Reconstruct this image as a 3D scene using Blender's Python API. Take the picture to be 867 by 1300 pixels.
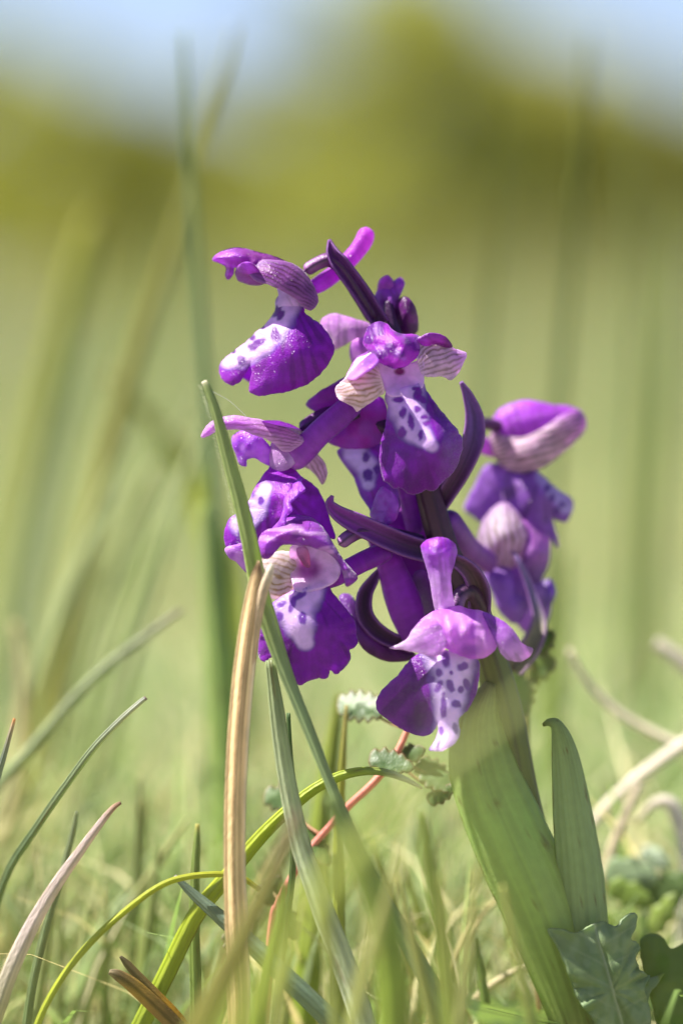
import bpy, math, random
import numpy as np
from mathutils import Vector
from mathutils.geometry import delaunay_2d_cdt

random.seed(7)
RNG = np.random.default_rng(11)
S = bpy.context.scene
for o in list(bpy.data.objects):
    bpy.data.objects.remove(o)

# ------------------------------------------------------------------ camera
D = 0.46                       # metres from lens to the flower spike
PITCH = math.radians(2.85)     # looking slightly down
AIM = np.array([0.0, 0.0, 0.076])
FWD = np.array([0.0, math.cos(PITCH), -math.sin(PITCH)])
UP = np.array([0.0, math.sin(PITCH), math.cos(PITCH)])
RIGHT = np.array([1.0, 0.0, 0.0])
CAM = AIM - FWD * D
cd = bpy.data.cameras.new('camera')
cd.sensor_fit = 'VERTICAL'
cd.sensor_height = 36.0
cd.sensor_width = 24.0
cd.lens = 36.0 * D / 0.130
cd.clip_start = 0.01
cd.clip_end = 2000.0
cd.dof.use_dof = True
cd.dof.focus_distance = D - 0.006
cd.dof.aperture_fstop = 6.2
cam = bpy.data.objects.new('camera', cd)
S.collection.objects.link(cam)
cam.location = CAM
cam.rotation_euler = (math.radians(90) - PITCH, 0, 0)
S.camera = cam

# ------------------------------------------------------------------ light
SUN_EL = math.radians(57)
SUN_AZ = math.radians(-86)     # measured from +Y (away from the camera), negative = to the left
w = bpy.data.worlds.new('World')
S.world = w
w.use_nodes = True
nt = w.node_tree
nt.nodes.clear()
sky = nt.nodes.new('ShaderNodeTexSky')
sky.sky_type = 'NISHITA'
sky.sun_disc = False
sky.sun_elevation = SUN_EL
sky.sun_rotation = SUN_AZ
sky.air_density = 0.75
sky.dust_density = 0.6
sky.ozone_density = 3.0
bg = nt.nodes.new('ShaderNodeBackground')
bg.inputs['Strength'].default_value = 0.06
wo = nt.nodes.new('ShaderNodeOutputWorld')
tint = nt.nodes.new('ShaderNodeVectorMath')
tint.operation = 'MULTIPLY'
tint.inputs[1].default_value = (1.08, 0.975, 1.04)     # shifts the sky colour towards lavender
nt.links.new(sky.outputs[0], tint.inputs[0])
nt.links.new(tint.outputs[0], bg.inputs[0])
nt.links.new(bg.outputs[0], wo.inputs[0])
sd = bpy.data.lights.new('sun', 'SUN')
sd.energy = 5.0
sd.angle = math.radians(0.53)
sd.color = (1.0, 0.955, 0.88)
sun = bpy.data.objects.new('sun', sd)
S.collection.objects.link(sun)
tosun = Vector((math.sin(SUN_AZ) * math.cos(SUN_EL), math.cos(SUN_AZ) * math.cos(SUN_EL), math.sin(SUN_EL)))
sun.rotation_euler = tosun.to_track_quat('Z', 'Y').to_euler()
S.view_settings.view_transform = 'Standard'
S.view_settings.look = 'None'
S.view_settings.gamma = 1.0
S.view_settings.exposure = 1.6
S.view_settings.use_curve_mapping = False
S.render.engine = 'CYCLES'
S.cycles.use_denoising = True
S.cycles.max_bounces = 7
S.cycles.transmission_bounces = 6
S.cycles.sample_clamp_indirect = 6.0


# ------------------------------------------------------------------ helpers
SHIFT = 0.0                    # extra depth for the flowers on the far side of the spike


def P(a):
    """(x, y, d) rows -> world. x, y in tenths of a millimetre across the spike's plane, d = depth behind it."""
    a = np.atleast_2d(np.asarray(a, float))
    dep = D + (a[:, 2] + SHIFT) * 1e-4
    s = 1e-4 * dep / D
    return CAM + np.outer(dep, FWD) + np.outer((a[:, 0] - 433.5) * s, RIGHT) + np.outer((650 - a[:, 1]) * s, UP)


def lin(r, g, b):
    return np.array([((v / 255) / 12.92 if v / 255 <= 0.04045 else ((v / 255 + 0.055) / 1.055) ** 2.4) for v in (r, g, b)])


def mix(a, b, t):
    t = np.asarray(t, float)
    if t.ndim:
        t = t[:, None]
    return a * (1 - t) + b * t


def sm(e0, e1, x):
    t = np.clip((x - e0) / (e1 - e0), 0, 1)
    return t * t * (3 - 2 * t)


def vnoise(x, y, seed=0):
    xi = np.floor(x).astype(np.int64)
    yi = np.floor(y).astype(np.int64)
    fx = x - xi
    fy = y - yi
    fx = fx * fx * (3 - 2 * fx)
    fy = fy * fy * (3 - 2 * fy)

    def h(a, b):
        n = (a * 374761393 + b * 668265263 + seed * 974634777) & 0x7fffffff
        n = ((n ^ (n >> 13)) * 1274126177) & 0x7fffffff
        return ((n ^ (n >> 16)) & 0xffff) / 65535.0
    return (h(xi, yi) * (1 - fx) + h(xi + 1, yi) * fx) * (1 - fy) + (h(xi, yi + 1) * (1 - fx) + h(xi + 1, yi + 1) * fx) * fy


def spline(pts, n, closed=False):
    p = np.asarray(pts, float)
    m = len(p)
    if closed:
        idx = lambda i: p[i % m]
        segs = m
    else:
        q = np.vstack([2 * p[0] - p[1], p, 2 * p[-1] - p[-2]])
        idx = lambda i: q[i + 1]
        segs = m - 1
    out = []
    for k in range(n):
        t = k / n * segs if closed else k / (n - 1) * segs
        i = min(int(t), segs - 1)
        f = t - i
        a, b, c, d = idx(i - 1), idx(i), idx(i + 1), idx(i + 2)
        out.append(0.5 * (2 * b + (c - a) * f + (2 * a - 5 * b + 4 * c - d) * f * f + (3 * b - a - 3 * c + d) * f ** 3))
    return np.array(out)


def wloc(o):
    v = Vector((0, 0, 0))
    while o is not None:
        v = v + o.location
        o = o.parent
    return np.array(v)


def link(o, parent=None):
    S.collection.objects.link(o)
    if parent is not None:
        o.parent = parent
    return o


def empty(name, loc, parent=None):
    o = bpy.data.objects.new(name, None)
    o.empty_display_size = 0.005
    link(o, parent)
    o.location = np.asarray(loc, float) - (wloc(parent) if parent else 0)
    return o


def tag(o, label=None, cat=None, group=None, kind=None):
    if label:
        o['label'] = label
    if cat:
        o['category'] = cat
    if group:
        o['group'] = group
    if kind:
        o['kind'] = kind
    return o


def make(name, verts, faces, mat, parent=None, origin=None, col=None, uv=None, thick=0.0, smooth=True):
    verts = np.asarray(verts, float)
    me = bpy.data.meshes.new(name)
    o = bpy.data.objects.new(name, me)
    link(o, parent)
    if parent is not None:
        off = wloc(parent)
    else:
        off = np.asarray(origin, float) if origin is not None else np.zeros(3)
        o.location = off
    me.from_pydata((verts - off).tolist(), [], [list(map(int, f)) for f in faces])
    if smooth:
        me.polygons.foreach_set('use_smooth', [True] * len(me.polygons))
    if col is not None:
        at = me.color_attributes.new('Col', 'FLOAT_COLOR', 'POINT')
        c = np.ones((len(verts), 4))
        c[:, :3] = np.clip(col, 0, 1)
        at.data.foreach_set('color', c.ravel())
    if uv is not None:
        ul = me.uv_layers.new(name='UVMap')
        li = np.zeros(len(me.loops), int)
        me.loops.foreach_get('vertex_index', li)
        ul.data.foreach_set('uv', np.asarray(uv, float)[li].ravel())
    me.materials.append(mat)
    if thick:
        md = o.modifiers.new('thickness', 'SOLIDIFY')
        md.thickness = thick
        md.offset = 0.0
    me.update()
    return o


# ------------------------------------------------------------------ materials
def newmat(name):
    m = bpy.data.materials.new(name)
    m.use_nodes = True
    m.node_tree.nodes.clear()
    return m, m.node_tree.nodes, m.node_tree.links


def organ_mat(name, transl=0.3, rough=0.45, spec=0.4, bump_scale=60, bump=0.25, bump_dist=0.00006, ribs=0, sheen=0.0,
              mottle=0.12, tint=(1, 1, 1), glint=0.0):
    """Petal / leaf tissue: pigment from the Col attribute, fine cell relief, light coming through."""
    m, N, L = newmat(name)
    out = N.new('ShaderNodeOutputMaterial')
    at = N.new('ShaderNodeAttribute')
    at.attribute_name = 'Col'
    uv = N.new('ShaderNodeUVMap')
    no = N.new('ShaderNodeTexNoise')
    no.inputs['Scale'].default_value = bump_scale * 0.13
    no.inputs['Detail'].default_value = 4
    L.new(uv.outputs[0], no.inputs['Vector'])
    mr = N.new('ShaderNodeMapRange')
    mr.inputs[1].default_value = 0.3
    mr.inputs[2].default_value = 0.7
    mr.inputs[3].default_value = 1 - mottle
    mr.inputs[4].default_value = 1 + mottle
    L.new(no.outputs[0], mr.inputs[0])
    vm = N.new('ShaderNodeVectorMath')
    vm.operation = 'SCALE'
    L.new(at.outputs['Color'], vm.inputs[0])
    L.new(mr.outputs[0], vm.inputs['Scale'])
    vo = N.new('ShaderNodeTexVoronoi')
    vo.inputs['Scale'].default_value = bump_scale
    L.new(uv.outputs[0], vo.inputs['Vector'])
    n2 = N.new('ShaderNodeTexNoise')
    n2.inputs['Scale'].default_value = bump_scale * 0.6
    n2.inputs['Detail'].default_value = 2
    L.new(uv.outputs[0], n2.inputs['Vector'])
    ad = N.new('ShaderNodeMath')
    ad.operation = 'ADD'
    L.new(vo.outputs['Distance'], ad.inputs[0])
    L.new(n2.outputs[0], ad.inputs[1])
    hsrc = ad.outputs[0]
    if ribs:
        sx = N.new('ShaderNodeSeparateXYZ')
        L.new(uv.outputs[0], sx.inputs[0])
        mu = N.new('ShaderNodeMath')
        mu.operation = 'MULTIPLY'
        mu.inputs[1].default_value = ribs
        L.new(sx.outputs[0], mu.inputs[0])
        si = N.new('ShaderNodeMath')
        si.operation = 'SINE'
        L.new(mu.outputs[0], si.inputs[0])
        ma = N.new('ShaderNodeMath')
        ma.operation = 'MULTIPLY_ADD'
        ma.inputs[1].default_value = 1.1
        L.new(si.outputs[0], ma.inputs[0])
        L.new(hsrc, ma.inputs[2])
        hsrc = ma.outputs[0]
    bp = N.new('ShaderNodeBump')
    bp.inputs['Strength'].default_value = bump
    bp.inputs['Distance'].default_value = bump_dist
    L.new(hsrc, bp.inputs['Height'])
    pr = N.new('ShaderNodeBsdfPrincipled')
    pr.inputs['Roughness'].default_value = rough
    pr.inputs['Specular IOR Level'].default_value = spec
    pr.inputs['Sheen Weight'].default_value = sheen
    pr.inputs['Sheen Roughness'].default_value = 0.4
    L.new(vm.outputs[0], pr.inputs['Base Color'])
    L.new(bp.outputs[0], pr.inputs['Normal'])
    if glint:
        # moist papillae: each cell tilts its own way and catches the sun
        vg = N.new('ShaderNodeTexVoronoi')
        vg.inputs['Scale'].default_value = 85
        L.new(uv.outputs[0], vg.inputs['Vector'])
        su = N.new('ShaderNodeVectorMath')
        su.operation = 'SUBTRACT'
        su.inputs[1].default_value = (0.5, 0.5, 0.5)
        L.new(vg.outputs['Color'], su.inputs[0])
        ge = N.new('ShaderNodeNewGeometry')
        mad = N.new('ShaderNodeVectorMath')
        mad.operation = 'MULTIPLY_ADD'
        mad.inputs[1].default_value = (1.3, 1.3, 1.3)
        L.new(su.outputs[0], mad.inputs[0])
        L.new(ge.outputs['Normal'], mad.inputs[2])
        nz = N.new('ShaderNodeVectorMath')
        nz.operation = 'NORMALIZE'
        L.new(mad.outputs[0], nz.inputs[0])
        pr.inputs['Coat Weight'].default_value = glint
        pr.inputs['Coat Roughness'].default_value = 0.3
        L.new(nz.outputs[0], pr.inputs['Coat Normal'])
    tl = N.new('ShaderNodeBsdfTranslucent')
    tv = N.new('ShaderNodeVectorMath')
    tv.operation = 'MULTIPLY'
    tv.inputs[1].default_value = tint
    L.new(vm.outputs[0], tv.inputs[0])
    L.new(tv.outputs[0], tl.inputs['Color'])
    ms = N.new('ShaderNodeMixShader')
    ms.inputs[0].default_value = transl
    L.new(pr.outputs[0], ms.inputs[1])
    L.new(tl.outputs[0], ms.inputs[2])
    L.new(ms.outputs[0], out.inputs[0])
    return m


M_PETAL = organ_mat('petal_tissue', transl=0.55, rough=0.4, spec=0.4, bump_scale=62, bump=0.7, bump_dist=0.00006,
                    sheen=0.3, mottle=0.13, tint=(1.2, 1.0, 1.15), glint=0.3)
M_TUBE = organ_mat('stem_tissue', transl=0.22, rough=0.42, spec=0.45, bump_scale=34, bump=0.5, bump_dist=0.0001, mottle=0.12)
M_LEAF = organ_mat('leaf_tissue', transl=0.55, rough=0.42, spec=0.45, bump_scale=45, bump=0.5, bump_dist=0.00008,
                   ribs=60, mottle=0.06, tint=(1.25, 1.25, 0.85))
M_LEAFLET = organ_mat('leaflet_tissue', transl=0.45, rough=0.42, spec=0.4, bump_scale=40, bump=0.4, bump_dist=0.00006, mottle=0.1, tint=(1.2, 1.25, 0.8))
M_BLADE = organ_mat('grass_tissue', transl=0.48, rough=0.45, spec=0.4, bump_scale=14, bump=0.4, bump_dist=0.00012,
                    ribs=22, mottle=0.18, tint=(1.25, 1.25, 0.75))
M_DRY = organ_mat('dry_tissue', transl=0.28, rough=0.6, spec=0.25, bump_scale=14, bump=0.5, bump_dist=0.00012,
                  ribs=0, mottle=0.2, tint=(1.1, 1.0, 0.8))
M_FIELD = organ_mat('meadow_tissue', transl=0.48, rough=0.55, spec=0.25, bump_scale=3, bump=0.0, mottle=0.05, tint=(1.1, 1.12, 0.98))
M_WEB = organ_mat('silk', transl=0.3, rough=0.3, spec=0.5, bump=0.0)


# ------------------------------------------------------------------ builders
def tps(ctrl):
    c = np.asarray(ctrl, float)
    n = len(c)
    sc = 100.0
    xy = c[:, :2] / sc
    r2 = ((xy[:, None] - xy[None]) ** 2).sum(-1)
    K = np.where(r2 > 0, r2 * np.log(r2 + 1e-12), 0) + np.eye(n) * 1e-3
    Pm = np.hstack([np.ones((n, 1)), xy])
    A = np.block([[K, Pm], [Pm.T, np.zeros((3, 3))]])
    sol = np.linalg.lstsq(A, np.concatenate([c[:, 2], np.zeros(3)]), rcond=None)[0]

    def f(x, y):
        q = np.stack([x, y], 1) / sc
        d2 = ((q[:, None] - xy[None]) ** 2).sum(-1)
        u = np.where(d2 > 0, d2 * np.log(d2 + 1e-12), 0)
        return u @ sol[:n] + sol[n] + q @ sol[n + 1:]
    return f


def inside(px, py, poly):
    r = np.zeros(len(px), bool)
    x0, y0 = poly[:, 0], poly[:, 1]
    x1, y1 = np.roll(x0, -1), np.roll(y0, -1)
    for a, b, c, d in zip(x0, y0, x1, y1):
        if b == d:
            continue
        hit = ((b > py) != (d > py)) & (px < (c - a) * (py - b) / (d - b) + a)
        r ^= hit
    return r


def bdist(x, y, poly):
    a = poly
    b = np.roll(poly, -1, 0)
    ab = b - a
    q = np.stack([x, y], 1)
    ap = q[:, None] - a[None]
    t = np.clip((ap * ab[None]).sum(-1) / np.maximum((ab ** 2).sum(-1), 1e-9)[None], 0, 1)
    return np.sqrt(((ap - t[..., None] * ab[None]) ** 2).sum(-1).min(1))


def sheet(name, parent, outline, ctrl, col, h=3.0, bulge=0, bw=15, curl=0, cw=5, ruffle=0, rl=14, wob=0.6, wl=9,
          crease=1.5, cl=18, back=None, thick=0.00022, mat=None, seed=0, origin=None, dmod=None):
    """A petal, sepal or leaf: outline in its plane, depth from a thin-plate surface through ctrl,
    domed by bulge, rim rolled by curl and frilled by ruffle. back = depth of the rear face of a closed hood."""
    pts = np.asarray(outline, float)
    per = np.sqrt(((pts - np.roll(pts, -1, 0)) ** 2).sum(1)).sum()
    nb = max(24, int(per / h * 1.1))
    b = spline(pts, nb, True)
    if wob:
        t = np.roll(b, -1, 0) - np.roll(b, 1, 0)
        nrm = np.stack([t[:, 1], -t[:, 0]], 1) / np.maximum(np.sqrt((t ** 2).sum(1)), 1e-6)[:, None]
        s = np.arange(nb) / nb * per / wl
        kper = max(1, int(round(per / wl)))
        ph = s % kper
        v = vnoise(ph, np.full(nb, seed + 0.37), seed) - 0.5
        v2 = vnoise(ph * 2.7, np.full(nb, seed + 5.1), seed + 3) - 0.5
        b = b + nrm * (v * 2 * wob + v2 * wob)[:, None]
    x0, y0 = b.min(0)
    x1, y1 = b.max(0)
    gx, gy = np.meshgrid(np.arange(x0, x1, h), np.arange(y0, y1, h * 0.87))
    gx = gx + (np.arange(gx.shape[0]) % 2)[:, None] * h * 0.5
    gx = gx.ravel() + RNG.uniform(-.1, .1, gx.size) * h
    gy = gy.ravel()
    k = inside(gx, gy, b)
    gx, gy = gx[k], gy[k]
    if len(gx):
        dd = bdist(gx, gy, b)
        gx, gy = gx[dd > h * 0.45], gy[dd > h * 0.45]
    allp = np.vstack([b, np.stack([gx, gy], 1)])
    ed = [(i, (i + 1) % nb) for i in range(nb)]
    vo, _, fo, _, _, _ = delaunay_2d_cdt([Vector(p) for p in allp], ed, [], 1, 1e-5)
    v2 = np.array([[p.x, p.y] for p in vo])
    x, y = v2[:, 0], v2[:, 1]
    dist = bdist(x, y, b)
    f = tps(ctrl) if len(ctrl) > 2 else (lambda a, c: np.full(len(a), float(ctrl[0][2])))
    base = f(x, y)
    d = base - bulge * (1 - np.exp(-dist / bw)) + curl * np.exp(-dist / cw)
    if ruffle:
        ang = np.arctan2(y - y.mean(), x - x.mean())
        rr = max(20.0, 0.5 * per / 6.28)
        d = d + ruffle * (vnoise(ang * rr / rl * 2 + 50, dist / 30 + 9, seed) - 0.5) * 2 * np.exp(-dist / (cw * 2.2))
    d = d + crease * (vnoise(x / cl, y / cl, seed + 9) - 0.5) * 2 * (1 - np.exp(-dist / 6))
    if dmod is not None:
        d = d + dmod(x, y, dist)
    c = col(x, y, dist)
    if mat is None:
        lo = 1 - sm(0.006, 0.06, c[:, 1])
        c = c * np.stack([1 + 0.65 * lo, 1 + 0.2 * lo, 1.08 + 0.15 * lo], 1)
    uvs = v2 / 100.0
    W = P(np.stack([x, y, d], 1))
    faces = [list(q) for q in fo]
    if len(faces) and True:
        q = faces[0]
        nn = np.cross(W[q[1]] - W[q[0]], W[q[2]] - W[q[0]])
        if nn @ FWD > 0:
            faces = [q[::-1] for q in faces]
    if back is not None:
        db = base + back * (1 - np.exp(-dist / bw)) + 1.2 + crease * (vnoise(x / cl, y / cl, seed + 19) - 0.5)
        W2 = P(np.stack([x, y, db], 1))
        n0 = len(W)
        W = np.vstack([W, W2])
        cnt = {}
        for q in faces:
            for i in range(3):
                e = (q[i], q[(i + 1) % 3])
                cnt[e] = cnt.get(e, 0) + 1
        bf = [[e[1], e[0], e[0] + n0, e[1] + n0] for e in cnt if (e[1], e[0]) not in cnt]
        faces = faces + [[i + n0 for i in q[::-1]] for q in faces] + bf
        c = np.vstack([c, c])
        uvs = np.vstack([uvs, uvs])
        thick = 0
    return make(name, W, faces, mat or M_PETAL, parent, origin, c, uvs, thick)


def tube(name, parent, path, col, n=40, k=16, ribs=0, ribamp=0.06, flat=1.0, mat=None, origin=None, cap=True, wob=0.0, seed=0):
    """Round or ribbed tube through (x, y, d, radius) rows with rounded ends."""
    p = spline(path, n)
    W = P(p[:, :3])
    dep = (D + p[:, 2] * 1e-4) / D
    r = p[:, 3] * 1e-4 * dep
    T = np.gradient(W, axis=0)
    T /= np.linalg.norm(T, axis=1)[:, None]
    s = np.cross(T, FWD)
    s /= np.maximum(np.linalg.norm(s, axis=1), 1e-6)[:, None]
    nn = np.cross(s, T)
    V, C, U = [], [], []
    tt = np.linspace(0, 1, n)
    if cap:
        L = np.linalg.norm(np.diff(W, axis=0), axis=1)
        acc = np.concatenate([[0], np.cumsum(L)])
        e1 = np.clip((acc[-1] - acc) / np.maximum(r[-1], 1e-7), 0, 1)
        e0 = np.clip(acc / np.maximum(r[0], 1e-7), 0, 1)
        r = r * np.sqrt(np.maximum(1 - (1 - e1) ** 2, 0.003)) * np.sqrt(np.maximum(1 - (1 - e0) ** 2, 0.003))
    for i in range(n):
        for j in range(k):
            a = 2 * math.pi * j / k
            q = r[i] * (1 + ribamp * math.cos(ribs * a) if ribs else 1)
            if wob:
                q *= 1 + wob * (vnoise(np.array([i * 0.35]), np.array([j * 0.5]), seed)[0] - 0.5) * 2
            V.append(W[i] + s[i] * q * math.cos(a) + nn[i] * q * flat * math.sin(a))
            U.append((j / k * r[i] * 4e4 / 100, tt[i] * 2))
            C.append((tt[i], a))
    F = []
    for i in range(n - 1):
        for j in range(k):
            F.append([i * k + j, i * k + (j + 1) % k, (i + 1) * k + (j + 1) % k, (i + 1) * k + j])
    F.append(list(range(k))[::-1])
    F.append([(n - 1) * k + j for j in range(k)])
    C = np.array(C)
    c = col(C[:, 0], C[:, 1])
    if mat is M_PETAL:
        c = c * np.array([1.3, 1.1, 1.08])
    return make(name, V, F, mat or M_TUBE, parent, origin if origin is not None or parent is not None else W[-1], c, U)


def stops(st):
    ts = np.array([s[0] for s in st], float)
    cs = np.array([s[1] for s in st], float)
    return lambda t: np.stack([np.interp(t, ts, cs[:, i]) for i in range(3)], 1)


def ribbon(path, widths, fold=0.5, twist=0.0, n=28, k=5, cross='v'):
    """Blade geometry: path of (x, y, d), apparent width at evenly spaced stations, folded along the midrib."""
    p = spline(path, n)
    W = P(p)
    dep = (D + p[:, 2] * 1e-4) / D
    tt = np.linspace(0, 1, n)
    wd = np.interp(tt, np.linspace(0, 1, len(widths)), widths) * 1e-4 * dep
    T = np.gradient(W, axis=0)
    T /= np.linalg.norm(T, axis=1)[:, None]
    s = np.cross(T, FWD)
    s /= np.maximum(np.linalg.norm(s, axis=1), 1e-6)[:, None]
    nn = np.cross(s, T)
    tw = np.interp(tt, np.linspace(0, 1, np.size(twist)), np.atleast_1d(twist)) if np.size(twist) > 1 else np.full(n, float(np.atleast_1d(twist)[0]))
    ct, st = np.cos(tw)[:, None], np.sin(tw)[:, None]
    s, nn = s * ct + nn * st, nn * ct - s * st
    V, A, B = [], [], []
    for j in range(k):
        u = -1 + 2 * j / (k - 1)
        h = abs(u) if cross == 'v' else u * u
        V.append(W + s * (u * wd / 2 * math.sqrt(max(0.05, 1 - min(.9, fold * fold * .5))))[:, None] + nn * (fold * (h - 0.5) * wd / 2)[:, None])
        A.append(np.full(n, u))
        B.append(tt)
    V = np.stack(V, 1).reshape(-1, 3)
    A = np.stack(A, 1).ravel()
    B = np.stack(B, 1).ravel()
    F = [[i * k + j, i * k + j + 1, (i + 1) * k + j + 1, (i + 1) * k + j] for i in range(n - 1) for j in range(k - 1)]
    return V, F, A, B, W


def blade(name, label, path, widths, col, cat='grass', group=None, parent=None, fold=0.5, twist=0.0, n=28, mat=None, root=True,
          streak=0.12, cross='v', thick=0.00014, k=5, seed=0, edgec=None, sf=5.0, specks=0.0):
    """A grass blade or dry straw from its tip (first row) to its root, which is carried down into the ground."""
    path = [tuple(p) for p in path]
    if root:
        a, b = np.array(path[-2], float), np.array(path[-1], float)
        for _ in range(60):
            if P([b])[0][2] <= 0.0015:
                break
            dv = b - a
            dv[2] = np.clip(dv[2], -20, 20)
            dv = dv / max(np.linalg.norm(dv[:2]), 1e-6) * 60
            dv[1] = max(dv[1], 45)
            dv[0] = np.clip(dv[0], -35, 35)
            a, b = b, b + dv
            path.append(tuple(b))
            widths = list(widths)
    V, F, A, B, W = ribbon(path, widths, fold, twist, n, k, cross)
    c = col(B) if callable(col) else np.tile(col, (len(B), 1))
    c = c * (1 + streak * (vnoise(A * sf + 20, B * 3, seed) - 0.5) * 2)[:, None]
    if specks:
        m = sm(0.86, 0.93, vnoise(A * 9 + 30, B * 34 + 7, seed + 40)) * specks
        c = mix(c, lin(120, 92, 54), m)
    if edgec is not None:
        c = mix(c, edgec, 0.75 * np.abs(A) ** 5)
    U = np.stack([(A + 1) / 2 * 1.0, B * 6], 1)
    o = make(name, V, F, mat or M_BLADE, parent, W[-1] if parent is None else None, c, U, thick)
    if parent is None:
        tag(o, label, cat, group)
    return o


# pigment
PURP = lin(122, 18, 160)
DEEP = lin(76, 10, 118)
MAG = lin(158, 44, 186)
PINK = lin(208, 150, 214)
WHITE = lin(224, 194, 228)
DARK = lin(62, 18, 74)
DRED = lin(70, 26, 58)
CREAM = lin(226, 206, 200)
OLIV = lin(150, 122, 60)
VEIN = lin(92, 66, 72)
LILAC = lin(150, 104, 190)
DUSK = lin(110, 70, 150)


def seg(x, y, pts):
    """nearest distance to a polyline of (x, y, halfwidth) divided by its local half width"""
    best = np.full(len(x), 1e9)
    for a, b in zip(pts[:-1], pts[1:]):
        a, b = np.array(a, float), np.array(b, float)
        ab = b[:2] - a[:2]
        t = np.clip(((x - a[0]) * ab[0] + (y - a[1]) * ab[1]) / max(ab @ ab, 1e-6), 0, 1)
        dx, dy = x - a[0] - ab[0] * t, y - a[1] - ab[1] * t
        best = np.minimum(best, np.hypot(dx, dy) / (a[2] + (b[2] - a[2]) * t))
    return best


def lipcol(base, white, spots, spotc=PURP, wc=WHITE, edge=None, soft=(0.55, 1.25), seed=0):
    def f(x, y, dist):
        n = vnoise(x / 9, y / 9, seed) - 0.5
        c = np.tile(base, (len(x), 1)) * (1 + 0.25 * n)[:, None]
        fine = vnoise(x / 3.0, y / 14, seed + 4) - 0.5
        c = c * (1 + 0.18 * fine)[:, None]
        if white:
            ang = np.arctan2(y - white[0][1] + 12, x - white[0][0])
            rad = np.hypot(y - white[0][1], x - white[0][0])
            c = c * (1 - 0.34 * sm(0.55, 0.8, vnoise(ang * 13 + 40, rad / 45, seed + 21)))[:, None]
        if edge is not None:
            c = mix(c, edge, 0.5 * np.exp(-dist / 5))  # rim colour paints the light coming through the thin edge
        if white:
            q = seg(x, y, white) + n * 0.18
            c = mix(c, wc, 1 - sm(soft[0], soft[1], q))
        for s in spots:
            sx, sy, rx, ry = s[:4]
            a = math.radians(s[4]) if len(s) > 4 else 0
            dx, dy = x - sx, y - sy
            u = (dx * math.cos(a) + dy * math.sin(a)) / rx
            v = (-dx * math.sin(a) + dy * math.cos(a)) / ry
            q = np.hypot(u, v) + 0.45 * (vnoise(x / 4, y / 4, seed + 7) - 0.5)
            c = mix(c, spotc, 0.95 * (1 - sm(0.75, 1.2, q)))
        return c
    return f


def veined(A, B, W, n, ground, vein, rim=None, tipc=None, tip=0.75, vw=0.3, seed=0, fade=(0, 0)):
    """sepal pigment with veins running from base A to tip B, spreading to half-width W"""
    A, B = np.array(A, float), np.array(B, float)
    L = np.linalg.norm(B - A)
    ax = (B - A) / L
    pr = np.array([-ax[1], ax[0]])

    def f(x, y, dist):
        dx, dy = x - A[0], y - A[1]
        t = np.clip((dx * ax[0] + dy * ax[1]) / L, 0.02, 0.98)
        c = (dx * pr[0] + dy * pr[1]) / (W * np.power(np.sin(math.pi * (0.08 + 0.84 * t)), 0.6))
        c = c + 0.15 * (vnoise(x / 14, y / 14, seed) - 0.5) + 0.08 * (vnoise(x / 5, y / 5, seed + 6) - 0.5)
        ph = np.abs((c * n / 2 + 100.5) % 1 - 0.5) * 2
        m = sm(1 - vw * 1.7, 1 - vw * 0.4, ph) * (0.55 + 0.6 * vnoise(x / 11, y / 11, seed + 12))
        g = np.tile(ground, (len(x), 1)) * (1 + 0.3 * (vnoise(x / 7, y / 7, seed + 2) - 0.5))[:, None]
        if tipc is not None:
            g = mix(g, tipc, sm(tip - 0.3, tip + 0.15, t))
            m = m * (1 - 0.75 * sm(tip, 1.0, t))
        col = mix(g, vein, m * 0.85)
        if rim is not None:
            col = mix(col, rim, 0.7 * np.exp(-dist / 3.0))
        return col
    return f


def flatcol(a, b=None, scale=12, seed=0, rim=None):
    b = a if b is None else b

    def f(x, y, dist):
        c = mix(np.tile(a, (len(x), 1)), b, sm(0.3, 0.7, vnoise(x / scale, y / scale, seed)))
        if rim is not None:
            c = mix(c, rim, 0.6 * np.exp(-dist / 4))
        return c
    return f


def grad(p0, c0, p1, c1, seed=0):
    p0, p1 = np.array(p0, float), np.array(p1, float)

    def f(x, y, dist):
        v = p1 - p0
        t = ((x - p0[0]) * v[0] + (y - p0[1]) * v[1]) / (v @ v)
        c = mix(np.tile(c0, (len(x), 1)), c1, sm(0, 1, t + 0.25 * (vnoise(x / 10, y / 10, seed) - 0.5)))
        al = ((x - p0[0]) * v[0] + (y - p0[1]) * v[1]) / np.sqrt(v @ v)
        pe = ((x - p0[0]) * v[1] - (y - p0[1]) * v[0]) / np.sqrt(v @ v)
        c = c * (1 - 0.3 * sm(0.5, 0.8, vnoise(pe / 3.2 + 60, al / 28 + 60, seed + 5)))[:, None]
        return c * (1 + 0.22 * (vnoise(x / 5, y / 5, seed + 1) - 0.5))[:, None]
    return f


def tcol(st, stripes=0, sc=None, amt=0.6):
    g = stops(st)

    def f(t, a):
        c = g(t)
        if stripes:
            m = sm(0.2, 0.9, np.cos(a * stripes))
            c = mix(c, sc, m * amt)
        return c * (0.82 + 0.36 * vnoise(np.abs(a - math.pi) * 5 + 9, t * 4 + 3, 2))[:, None] * (0.9 + 0.2 * vnoise(t * 14, a * 0 + 1, 5))[:, None]
    return f




def ridge(*lines):
    """raised folds along polylines: (points, width, height)"""
    def f(x, y, dist):
        d = np.zeros(len(x))
        for pts, wd, ht in lines:
            q = seg(x, y, [(p[0], p[1], wd) for p in pts])
            d -= ht * np.exp(-q ** 2) * (1 - np.exp(-dist / 4))
        return d
    return f


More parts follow.
